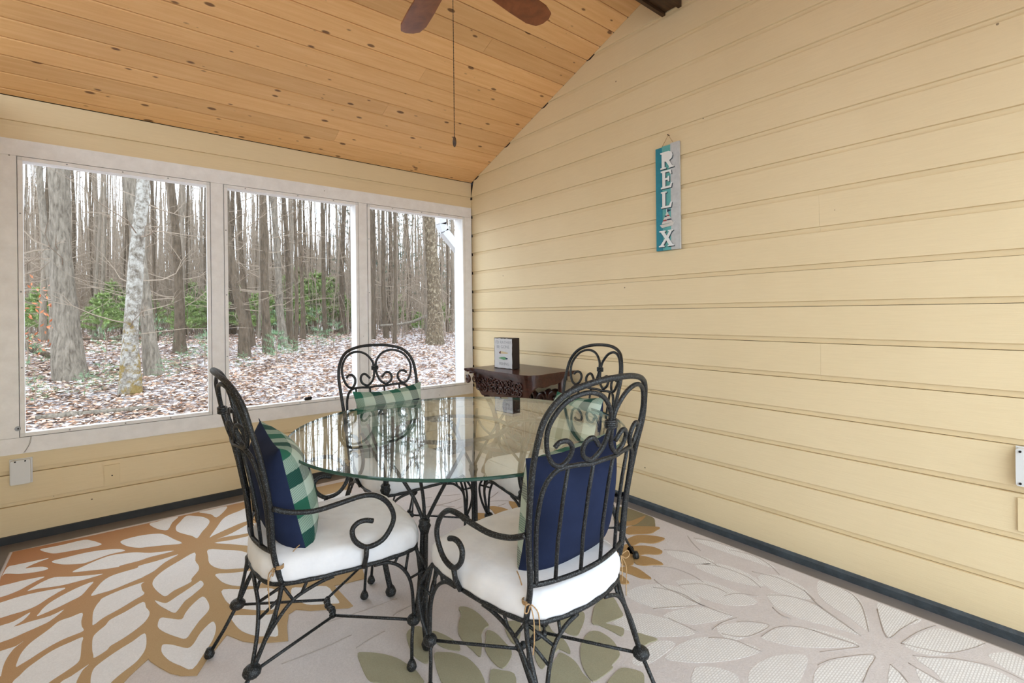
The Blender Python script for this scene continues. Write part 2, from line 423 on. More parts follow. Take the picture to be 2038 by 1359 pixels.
# wall_right: the house wall
wr = MB()
wr.prism([(0, -.05), (YF, -.05), (YF, EAVE), (RIDGE, EAVE + PITCH * -RIDGE + .0), (0, EAVE)], .12, lambda u, v, w: (.022 + w, u, v))
wall_right = tag(wr.build('wall_right', M['beam']), 'pale yellow channel-siding gable wall to the right of the table', 'wall', kind='structure')
for z0, z1, ch in courses(.040, EAVE - PITCH * RIDGE - .02):
    pr = board_profile(z0, z1, ch)
    segs = [None]
    if abs(z0 - (Z0 - 4 * E_SID)) < .01 or abs(z0 - (Z0 - 8 * E_SID)) < .01: segs = [(0, -2.9693), (-2.9699, YF)]
    elif abs(z0 - (Z0 - 10 * E_SID)) < .01 or abs(z0 - (Z0 + 2 * E_SID)) < .01: segs = [(0, -1.8), (-1.8005, YF)]
    for sg in segs:
        if sg is None: en = lambda z: (ytop(z, False), ytop(z, True))
        else: en = (lambda a, b: (lambda z: (min(a, ytop(z, False)), max(b, ytop(z, True)))))(*sg)
        board('siding_board', pr, en, lambda s, d, z: (d, s, z), wall_right)

# wall_back: the knee wall and header around the three screens
wb = MB()
wb.box(XL, 0.14, .022, .14, -.05, .56); wb.box(XL, 0.14, .022, .14, 2.19, EAVE + .02)
for a, b in ((XL, -3.075), (-2.135, -2.065), (-1.11, -1.045), (-.085, .14)): wb.box(a, b, .022, .139, .56, 2.19)
wall_back = tag(wb.build('wall_back', M['beam']), 'pale yellow siding above and below the three screened openings', 'wall', kind='structure')
for lo, hi in ((.040, .497), (2.253, EAVE)):
    for z0, z1, ch in courses(lo, hi):
        board('siding_board', board_profile(z0, z1, ch), lambda z: (XL, -.001), lambda s, d, z: (s, d, z), wall_back)

# wall_left and wall_front: unseen sides by the camera, openings shaped to steer the daylight
def plain_wall(name, boxes, label):
    mb = MB()
    for b in boxes: mb.box(*b)
    return tag(mb.build(name, M['siding']), label, 'wall', kind='structure')
ZT = EAVE + .02
lw = MB(); XW = XL - .14
lw.box(XW, XL, YF, 0, -.05, .5); lw.box(XW, XL, YF, 0, 2.3, EAVE)
lw.box(XW, XL, YF - .14, .14, .5, 2.3);
lw.box(XW, XL, RIDGE - .06, RIDGE + .06, EAVE, EAVE - PITCH * RIDGE - .02)
tag(lw.build('wall_left', M['siding']), 'closed yellow siding wall left of the windows, gable opened for light, out of frame', 'wall', kind='structure')
plain_wall('wall_front', [(XL, .14, YF - .14, YF, -.05, .12), (XL, .14, YF - .14, YF, 2.42, ZT), (XL, -3.14, YF - .14, YF, .12, 2.42), (-.06, .14, YF - .14, YF, .12, 2.42), (-1.63, -1.57, YF - .14, YF, .12, 2.42)],
           'screened yellow wall behind the camera')

# baseboards
tag(MB().box(XL, -.0, -.014, .02, 0, .043).build('baseboard_back', M['darkslate']), 'dark grey base strip under the window wall siding', 'baseboard', kind='structure')
tag(MB().prism([(.022, 0), (-.015, 0), (-.013, .030), (-.004, .042), (.022, .042)], -YF - .02, lambda u, v, w: (u, -.016 - w, v)).build('baseboard_right', M['slate']), 'worn slate blue base strip along the right wall', 'baseboard', kind='structure')

# white casing around the openings
OP = [(-3.066, -2.138), (-2.062, -1.112), (-1.040, -.088)]      # opening edges
ZB, ZTp = .585, 2.163
trim = empty('trim_1', (0, 0, 0), label='white painted casing boards framing the three screens', cat='trim', kind='structure')
for a, b, c, d in ((XL, -.012, ZTp, 2.256), (XL, -.012, .494, ZB), (XL, OP[0][0], ZB, ZTp), (OP[0][1], OP[1][0], ZB, ZTp), (OP[1][1], OP[2][0], ZB, ZTp), (OP[2][1], -.012, ZB, ZTp)):
    mb = MB(); e = .0006
    mb.box(a + e, b - e, -.016, .03, c + e, d - e); mb.build('casing_board', M['white'], trim)
for i, (x0, x1) in enumerate(OP):
    j = MB(); t = .02
    j.box(x0, x0 + .004, .0, .15, ZB, ZTp); j.box(x1 - .004, x1, .0, .15, ZB, ZTp)
    j.box(x0 + .004, x1 - .004, .0, .15, ZB, ZB + .004); j.box(x0 + .004, x1 - .004, .0, .15, ZTp - .004, ZTp)
    w = tag(j.build('window_%d' % (i + 1), M['white']), ('widest-looking white framed screen opening at the left', 'middle white framed screen opening between the two mullions', 'white framed screen opening nearest the corner of the walls')[i], 'window', kind='structure')
    s = .024
    for b in ((x0+.004, x0 + s, ZB + s, ZTp - s), (x1 - s, x1-.004, ZB + s, ZTp - s), (x0 + s, x1 - s, ZB+.004, ZB + s), (x0 + s, x1 - s, ZTp - s, ZTp-.004)):
        MB().box(b[0], b[1], -.021, .004, b[2], b[3]).build('screen_stop', M['white'], w)
    for cx in (x0 + .004, x1 - s):
        for cz in (ZB + .004, ZTp - s):
            MB().box(cx, cx + .02, -.022, .004, cz, cz + .02).build('corner_block', M['cover'], w)
    MB().box(x0 + .006, x1 - .006, .0049, .0053, ZB + .006, ZTp - .006).build('screen', M['screen'], w)
    rr = random.Random(i)
    for q in range(3):
        xs = x0 + .12 + (x1 - x0 - .24) * (q + rr.random() * .4) / 2.6
        for zz in (ZB + .013, ZTp - .013):
            MB().ball((xs, -.0215, zz), .0045, .003, .0045, 8, 4).build('screw', M['steel'], w)
    for zz in (.95, 1.35, 1.8):
        MB().ball((x0 + .013, -.0215, zz + rr.random() * .1), .0045, .003, .0045, 8, 4).build('screw', M['steel'], w)

# ceiling: slab and tongue and groove pine boards
cl = MB()
for sgn in (0, 1):
    f = (lambda u, v, w: (w, u, v)) if sgn == 0 else (lambda u, v, w: (w, YF - u, v))
    cl.prism([(.16, EAVE - PITCH * .16 + .022), (RIDGE, EAVE - PITCH * RIDGE + .022), (RIDGE, EAVE - PITCH * RIDGE + .16), (.16, EAVE - PITCH * .16 + .16)], .14 + .14 - XL, lambda u, v, w, f=f: (lambda p: (XL - .14 + p[0], p[1], p[2]))(f(u, v, w)))
ceiling = tag(cl.build('ceiling', M['beam']), 'sloping ceiling of honey coloured knotty pine boards', 'ceiling', kind='structure')
rr = random.Random(5)
STEP = .1206
for side in (0, 1):
    for i in range(-1, 19):
        y0, y1 = -.05 - STEP * i, -.05 - STEP * (i + 1)
        y0, y1 = min(y0, 0.0), max(y1, RIDGE)
        if y0 - y1 < .01: continue
        cuts = [XL, 0.0]
        if i % 3 == 1: cuts.insert(1, XL + .7 + rr.random() * 1.9)
        for a, b in zip(cuts[:-1], cuts[1:]):
            mb = MB(); g = .0026; c = .004
            prof = [(y0 - g, .018), (y0 - g, c), (y0 - g - c, 0), (y1 + g + c, 0), (y1 + g, c), (y1 + g, .018)]
            fn = (lambda y: y) if side == 0 else (lambda y: YF - y)
            vs = [(a + .0006, fn(y), EAVE - PITCH * y + h) for y, h in prof] + [(b - .0006, fn(y), EAVE - PITCH * y + h) for y, h in prof]
            n = 6
            mb.add(vs, [tuple(range(n)), tuple(reversed(range(n, 2*n)))] + [(q, (q+1) % n, (q+1) % n + n, q + n) for q in range(n)])
            mb.build('ceiling_board', M['pine'], ceiling)

# ridge beam
bm_ = empty('ridge_beam', (-1.6, RIDGE, 3.06), label='dark stained ridge beam meeting the right wall at the top', cat='beam')
MB().box(XL + 1.6, 1.59, -.058, .062, .016, .30).build('beam_core', M['beam'], bm_)
for y0 in (-.064, .046): MB().box(XL + 1.6, 1.595, y0, y0 + .022, 0, .04).build('edge_strip', M['beam'], bm_)

# ------------------------------------------------------------------ things fixed to the walls
# weatherproof outlet cover and painted plates
oc = empty('outlet_cover', (-3.062, -.001, .328), label='white weatherproof outlet cover below the left screen', cat='outlet cover')
MB().prism([(-.036,0),(.036,0),(.04,.006),(.04,.128),(.034,.134),(-.034,.134),(-.04,.128),(-.04,.006)], .034, lambda u, v, w: (u, -w, v)).build('lid', M['cover'], oc)
MB().box(-.046, .046, -.006, 0, -.004, .138).build('gasket', M['cover'], oc)
for x in (-.02, .02): MB().tube([(x, -.03, .128), (x, -.038, .128)], .004, 8).build('hinge_pin', M['blackmetal'], oc)
bp = empty('blank_plate', (-2.668, -.001, .226), label='blank plate painted yellow on the siding under the left screen', cat='plate')
MB().prism([(-.036,0),(.036,0),(.037,.002),(.037,.124),(.036,.126),(-.036,.126),(-.037,.124),(-.037,.002)], .009, lambda u, v, w: (u, -w, v)).build('plate', M['sidingplain'], bp)
MB().ball((0, -.009, .06), .004, .003, .004, 8, 4).build('screw', M['blackmetal'], bp)
oc2 = empty('outlet_cover', (-.001, -3.672, .594), label='white outlet cover on the right wall at the picture edge', cat='outlet cover')
MB().prism([(-.04,0),(.046,0),(.05,.006),(.05,.132),(.044,.138),(-.044,.138),(-.05,.132),(-.05,.006)], .034, lambda u, v, w: (-w, u, v)).build('lid', M['cover'], oc2)
MB().box(-.006, 0, -.052, .052, -.004, .142).build('gasket', M['cover'], oc2)
for z in (.01, .128): MB().tube([(-.03, .038, z), (-.04, .038, z)], .004, 8).build('hinge_pin', M['blackmetal'], oc2)
bp2 = empty('blank_plate', (-.001, -3.668, .42), label='yellow painted blank plate below the outlet cover on the right wall', cat='plate')
MB().prism([(-.044,0),(.042,0),(.044,.002),(.044,.122),(.042,.124),(-.044,.124)], .009, lambda u, v, w: (-w, u, v)).build('plate', M['sidingplain'], bp2)
MB().ball((-.009, 0, .06), .003, .004, .004, 8, 4).build('screw', M['sidingplain'], bp2)

# hook washer and loose wire at the lower left of the first screen
hk = empty('screen_hook', (-3.072, -.018, .637), label='round zinc washer with screw on the left casing', cat='hook')
MB().tube([(0, 0, 0), (0, -.003, 0)], .013, 14).build('washer', M['steel'], hk)
MB().ball((0.002, -.005, 0), .004, .004, .004, 8, 4).build('screw', M['blackmetal'], hk)
lwr = MB()
lwr.tube(cr([(-3.020, -.019, .587), (-3.028, -.024, .54), (-3.05, -.02, .498)], 5), .0008, 5)
lwr.tube(cr([(-3.018, -.019, .587), (-3.022, -.026, .55), (-3.045, -.02, .500)], 5), .0008, 5)
tag(lwr.build('loose_wire', M['steel']), 'two thin loose wires hanging below the left screen corner', 'wire')

# dark lump on the sill of the middle screen
lump = MB()
for k in range(9):
    a = k * 2.4; r = .012
    lump.ball((-1.513 + .017 * math.cos(a) * (k > 2), -.008 + .007 * math.sin(a), .603 + .012 + .004 * (k % 3)), .014, .011, .013, 8, 5)
tag(lump.build('dried_clump', M['blackmetal'], smooth=True), 'small dark brown clump resting on the middle screen sill', 'debris')

# hanging sign that spells RELAX with a sailboat for the A
SY0, SY1, SZ0, SZ1 = -2.072, -2.235, 1.626, 2.262
sg = empty('hanging_sign', (-.004, SY0, SZ0), label='vertical wooden RELAX sign with sailboat hanging on the yellow wall', cat='sign')
wd, hg = SY0 - SY1, SZ1 - SZ0
fs_ = lambda dx: (lambda u, v, w: (-dx - w, -u, v))
for a, b, mt, top in ((0, .046, 'teal', -.004), (.0465, .1035, 'aqua', 0.0), (.104, wd, 'wash', .006)):
    MB().prism([(a, 0), (b, 0), (b, hg + top), (a, hg + top)], .014, fs_(0)).build('plank', M[mt], sg)
MB().box(-.002, .003, -wd + .02, -.02, .08, .11).build('back_batten', M['wash'], sg)
GL = {
 'R': [[(0,0),(.42,0),(.42,.07),(.30,.10),(.30,.42),(.42,.42),(.68,.07),(.62,0),(1,0),(1,.07),(.90,.09),(.66,.45),(.86,.56),(.92,.72),(.86,.90),(.66,1),(0,1),(0,.93),(.11,.90),(.11,.10),(0,.07)]],
 'E': [[(0,0),(.86,0),(.95,.26),(.86,.26),(.76,.10),(.36,.10),(.36,.46),(.58,.46),(.62,.36),(.70,.36),(.70,.66),(.62,.66),(.58,.56),(.36,.56),(.36,.90),(.72,.90),(.82,.76),(.90,.76),(.84,1),(0,1),(0,.93),(.14,.90),(.14,.10),(0,.07)]],
 'L': [[(0,0),(.88,0),(.96,.32),(.87,.32),(.74,.11),(.36,.11),(.36,.90),(.50,.93),(.50,1),(0,1),(0,.93),(.12,.90),(.12,.10),(0,.07)]],
 'X': [[(0,0),(.36,0),(.36,.07),(.28,.09),(.50,.40),(.68,.09),(.60,.07),(.60,0),(1,0),(1,.07),(.92,.09),(.63,.53),(.86,.91),(.96,.93),(.96,1),(.62,1),(.62,.93),(.70,.91),(.54,.66),(.36,.91),(.44,.93),(.44,1),(.04,1),(.04,.93),(.14,.91),(.42,.50),(.10,.09),(0,.07)]]}
for chn, t0, t1, u0, u1 in (('R', .062, .222, .040, .130), ('E', .240, .410, .042, .122), ('L', .440, .597, .042, .118), ('X', .812, .966, .024, .126)):
    z1, z0 = hg * (1 - t0), hg * (1 - t1)
    for poly in GL[chn]:
        p = [(u0 + (u1 - u0) * a, z0 + (z1 - z0) * b) for a, b in poly]
        lt = MB().prism(p, .006, fs_(.0175)).build('letter', M['letter'], sg); lt['label'] = 'white serif letter ' + chn
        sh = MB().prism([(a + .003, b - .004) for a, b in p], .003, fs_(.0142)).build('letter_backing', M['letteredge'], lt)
boat = empty('sailboat', (0, 0, 0)); boat.parent = sg; boat['label'] = 'small striped sailboat standing for the letter A'
bz0, bz1 = hg * (1 - .783), hg * (1 - .606)
bf = lambda a, b: (.028 + .104 * a, bz0 + (bz1 - bz0) * b)
MB().prism([bf(*p) for p in ((.02,.16),(.16,.0),(.86,.06),(1.0,.24),(.5,.18))], .006, fs_(.0145)).build('hull', M['sail'], boat)
MB().prism([bf(*p) for p in ((.47,.2),(.51,.2),(.50,1.0),(.47,1.0))], .005, fs_(.0145)).build('mast', M['letter'], boat)
MB().prism([bf(*p) for p in ((.5,.82),(.5,.98),(.78,.9))], .004, fs_(.0145)).build('pennant', M['navyp'], boat)
for a, b, mt in ((.20, .34, 'sail'), (.34, .42, 'red'), (.42, .56, 'sail'), (.56, .64, 'navyp'), (.64, .80, 'sail')):
    l = lambda h: .14 + (.48 - .14) * (h - .20) / .60
    r = lambda h: .88 - (.88 - .52) * (h - .20) / .60
    MB().prism([bf(l(a), a), bf(.485, a), bf(.485, b), bf(l(b), b)], .005, fs_(.015)).build('sail_stripe', M[mt], boat)
    MB().prism([bf(.50, a + .02), bf(r(a), a + .02), bf(r(b), b + .02), bf(.50, b + .02)], .005, fs_(.015)).build('sail_stripe', M[{'sail': 'sail', 'red': 'navyp', 'navyp': 'red'}[mt]], boat)
MB().tube([(-.010, -.042, hg - .004), (-.008, -.087, hg + .062), (-.010, -.126, hg + .0)], .0016, 6).build('twine_hanger', M['twine'], sg)
MB().tube([(.002, -.087, hg + .061), (-.016, -.087, hg + .063)], .0028, 8).build('nail', M['blackmetal'], sg)

# ------------------------------------------------------------------ ceiling fan over the table
FX, FY, FZ = -1.556, RIDGE, 2.69
fan = empty('ceiling_fan', (FX, FY, FZ), label='ceiling fan with cherry wood blades and long pull chain', cat='ceiling fan')
MB().lathe([(.06, .372), (.062, .335), (.03, .30), (.014, .285)], n=20).build('canopy', M['beam'], fan, True)
MB().tube([(0, 0, .30), (0, 0, .06)], .012, 12).build('downrod', M['beam'], fan)
MB().lathe([(.02, .10), (.09, .085), (.115, .05), (.115, .005), (.10, -.02), (.06, -.035), (.02, -.04)], n=24).build('motor_housing', M['beam'], fan, True)
for k in range(5):
    a = math.radians(8 + 72 * k)
    m3 = Matrix.Rotation(a, 3, 'Z') @ Matrix.Rotation(math.radians(-11), 3, 'X')
    out = [(.16,-.052),(.22,-.058),(.40,-.066),(.52,-.066),(.575,-.05),(.592,-.02),(.592,.02),(.575,.05),(.52,.066),(.40,.066),(.22,.058),(.16,.052)]
    bl = MB().prism(out, .007, lambda u, v, w: tuple(m3 @ Vector((u, v, w - .003)))).build('blade', M['blade'], fan)
    MB().prism([(.09,-.018),(.17,-.03),(.22,-.03),(.22,.03),(.17,.03),(.09,.018)], .004, lambda u, v, w: tuple(m3 @ Vector((u, v, w + .0045)))).build('blade_iron', M['beam'], bl)
pc = MB(); zz = -.04
while FZ + zz > 1.965:
    pc.ball((.0, 0, zz), .0022, n=6, m=4); zz -= .0062
pc.tube([(0, 0, -.03), (0, 0, 1.96 - FZ)], .0008, 5)
chain = pc.build('pull_chain', M['blackmetal'], fan)
MB().lathe([(.003, .022), (.006, .016), (.0075, .004), (.0072, -.006), (.004, -.017), (.001, -.019)], (0, 0, 1.945 - FZ), 12).build('pull_knob', M['beam'], chain, True)

# ------------------------------------------------------------------ dark carved console by the corner
cs = empty('console_table', (-.25, -1.03, 0), label='dark carved mahogany console table with serpentine top against the right wall', cat='console table')
TOP = [(-.555,-.70),(-.52,-.705),(-.498,-.73),(-.492,-.85),(-.505,-.95),(-.508,-1.06),(-.500,-1.18),(-.505,-1.28),(-.482,-1.37),(-.41,-1.405),(-.307,-1.395),(-.197,-1.385),(-.06,-1.395),(-.035,-1.395),(-.035,-.655),(-.15,-.66),(-.30,-.675),(-.45,-.685)]
def shrink(poly, d, c=(-.25, -1.03)):
    return [(c[0] + (x - c[0]) * (1 - d / .25), c[1] + (y - c[1]) * (1 - d / .36)) for x, y in poly]
tp = [(v.x, v.y) for v in cr([(x, y, 0) for x, y in TOP[:13]], 3)] + TOP[13:]
lc = lambda dz: (lambda u, v, w: (u + .25, v + 1.03, dz + w))
MB().prism(tp, .014, lc(.816)).build('table_top', M['mahogany'], cs)
mol = MB(); mol.prism(shrink(tp, .012), .012, lc(.804)); mol.prism(shrink(tp, .004), .006, lc(.810)); mol.prism(shrink(tp, .026), .014, lc(.790)); mol.build('edge_moulding', M['mahogany'], cs)
# apron: a skirt that follows the top with a scalloped lower edge
ap = [(v.x, v.y) for v in cr([(x, y, 0) for x, y in shrink(TOP[:13], .05)], 8)]
def apron(name, pts, zbot, parent):
    mb = MB(); n = len(pts); vs = []
    for i, (x, y) in enumerate(pts):
        zb = zbot(i / (n - 1))
        vs += [(x+.25, y+1.03, .794), (x+.25, y+1.03, zb), (x+.25+.02, y+1.03+.0, .794), (x+.25+.02, y+1.03, zb)]
    fs = []
    for i in range(n - 1):
        a, b = 4*i, 4*i+4
        fs += [(a, a+1, b+1, b), (a+2, b+2, b+3, a+3), (a+1, a+3, b+3, b+1), (a, b, b+2, a+2)]
    fs += [(0, 2, 3, 1), (4*n-4, 4*n-3, 4*n-1, 4*n-2)]
    mb.add(vs, fs); return mb.build(name, M['mahogany'], parent)
def zb(t):
    k = t / .62
    if k < 1: return .760 - .135 * min(1, max(0, k) / .30) ** .7 + .006 * math.sin(k * 38)
    q = (t - .62) / .38
    return .760 - .135 * max(0, 1 - q / .30) ** 1.5 - .03 * abs(math.sin(q * PI)) + .003 * math.sin(t * 60)
apr = apron('apron', ap, zb, cs)
def spiral(c, r0, turns, ax_u, ax_v, flip=1, n=22, a0=0):
    out = []
    for i in range(n + 1):
        t = i / n; a = a0 + flip * turns * 2 * PI * t; r = r0 * (1 - .82 * t)
        out.append(Vector(c) + Vector(ax_u) * r * math.cos(a) + Vector(ax_v) * r * math.sin(a))
    return out
rr = random.Random(3)
for k in range(16):
    i = int((.04 + .56 * k / 15) * (len(ap) - 1)); x, y = ap[i]
    for row in range(2):
        z = .745 - row * .05 - rr.random() * .012
        if z < zb(i / (len(ap) - 1)) + .014: continue
        sp = spiral((x + .25 - .006, y + 1.03, z), .024 + rr.random() * .008, 1.3, (0, 1, 0), (0, 0, 1), 1 if (k + row) % 2 else -1, 14, rr.random() * 6)
        MB().tube(sp, [.006 - .0025 * q / len(sp) for q in range(len(sp))], 6).build('carved_scroll', M['mahogany'], apr, True)
MB().tube(spiral((-.29 + .02, .33, .745), .03, 1.6, (0, 1, 0), (0, 0, 1), 1, 22, 1), .010, 8).build('corner_scroll', M['mahogany'], cs, True)
# open carved base: scrolled legs, pierced panels and a low shelf
for (x, y) in ((-.40, -.80), (-.40, -1.25), (-.10, -.75), (-.10, -1.31)):
    sy = 1 if y > -1.03 else -1
    pth = cr([(x+.25, y+1.03, .80), (x+.25-.03, y+1.03+sy*.02, .68), (x+.25+.03, y+1.03-sy*.03, .50), (x+.25+.05, y+1.03-sy*.05, .32), (x+.25, y+1.03-sy*.01, .16), (x+.25-.02, y+1.03+sy*.02, .02)], 6)
    n = len(pth); MB().tube(pth, [.030 - .012 * math.sin(PI * q / (n-1)) + (.008 if q > n - 4 else 0) for q in range(n)], 10).build('scrolled_leg', M['mahogany'], cs, True)
for j, y0 in enumerate((-.74, -.87, -1.0, -1.13, -1.26)):
    for i, z0 in enumerate((.60, .49, .38, .28)):
        sp = spiral((-.12 + .25, y0 + 1.03 + .02 * (i % 2), z0), .078, 1.35, (0, 1, 0), (0, 0, 1), 1 if (i + j) % 2 else -1, 22, z0 * 9 + j)
        MB().tube(sp, [.030 - .012 * q / 22 for q in range(23)], 8).build('pierced_scroll', M['mahogany'], cs, True)
MB().prism([(v.x, v.y) for v in cr([(-.42,-.78,0),(-.36,-1.03,0),(-.42,-1.28,0),(-.12,-1.30,0),(-.12,-.76,0)], 5, True)], .025, lc(.20)).build('lower_shelf', M['mahogany'], cs)

# box sign standing on the console
bs = empty('box_sign', (-.345, -.925, .831), math.radians(6), label='small white box sign with painted fishing lures on the console', cat='box sign')
MB().box(0, .075, -.10, .10, 0, .232).build('box', M['blockdark'], bs)
rr = random.Random(9)
edge = []
for a, b in (((-.096,.004),(.096,.004)), ((.096,.004),(.096,.228)), ((.096,.228),(-.096,.228)), ((-.096,.228),(-.096,.004))):
    for q in range(10):
        t = q / 10; edge.append((a[0]+(b[0]-a[0])*t + rr.uniform(-.0018,.0018), a[1]+(b[1]-a[1])*t + rr.uniform(-.0018,.0018)))
face = MB().prism(edge, .0015, lambda u, v, w: (-w, u, v)).build('painted_face', M['blockface'], bs)
def text_mesh(txt, size, cx, cz, mat, parent, name='lettering'):
    cu = bpy.data.curves.new(name, 'FONT'); cu.body = txt; cu.size = size; cu.align_x = 'CENTER'; cu.extrude = .0004
    o = bpy.data.objects.new(name, cu); COL.objects.link(o)
    dg = bpy.context.evaluated_depsgraph_get(); me = bpy.data.meshes.new_from_object(o.evaluated_get(dg))
    bpy.data.objects.remove(o)
    for v in me.vertices: v.co = Vector((-.0019 - v.co.z, cx - v.co.x, cz + v.co.y))
    me.materials.append(mat); q = bpy.data.objects.new(name, me); COL.objects.link(q); q.parent = parent; return q
text_mesh("I'D RATHER", .034, -.004, .188, M['faint'], bs)
text_mesh('BE GONE', .034, 0, .154, M['faint'], bs)
text_mesh('FISHING', .030, -.01, .026, M['faint'], bs)
ell = lambda cx, cz, a, b, n=16, t0=0, t1=2*PI: [(cx + a*math.cos(t0+(t1-t0)*i/n), cz + b*math.sin(t0+(t1-t0)*i/n)) for i in range(n)]
fb = lambda u, v, w: (-.0016 - w, -u, v)
MB().prism([(-.046,.118),(-.030,.132),(-.024,.132),(-.024,.112),(-.038,.112)], .0008, fb).build('lure_tail', M['lurebrown'], bs)
MB().prism([(-.024,.130),(.02,.128),(.05,.122),(.056,.119),(.046,.114),(.0,.112),(-.024,.113)], .0008, fb).build('lure_body', M['luretan'], bs)
MB().prism([(-.052,.078),(-.02,.086),(.012,.089),(.030,.086),(.030,.070),(.008,.066),(-.02,.071)], .0008, fb).build('lure_body', M['luregreen'], bs)
MB().prism([(.028,.086),(.044,.083),(.052,.077),(.044,.071),(.028,.070)], .001, fb).build('lure_head', M['lureblue'], bs)

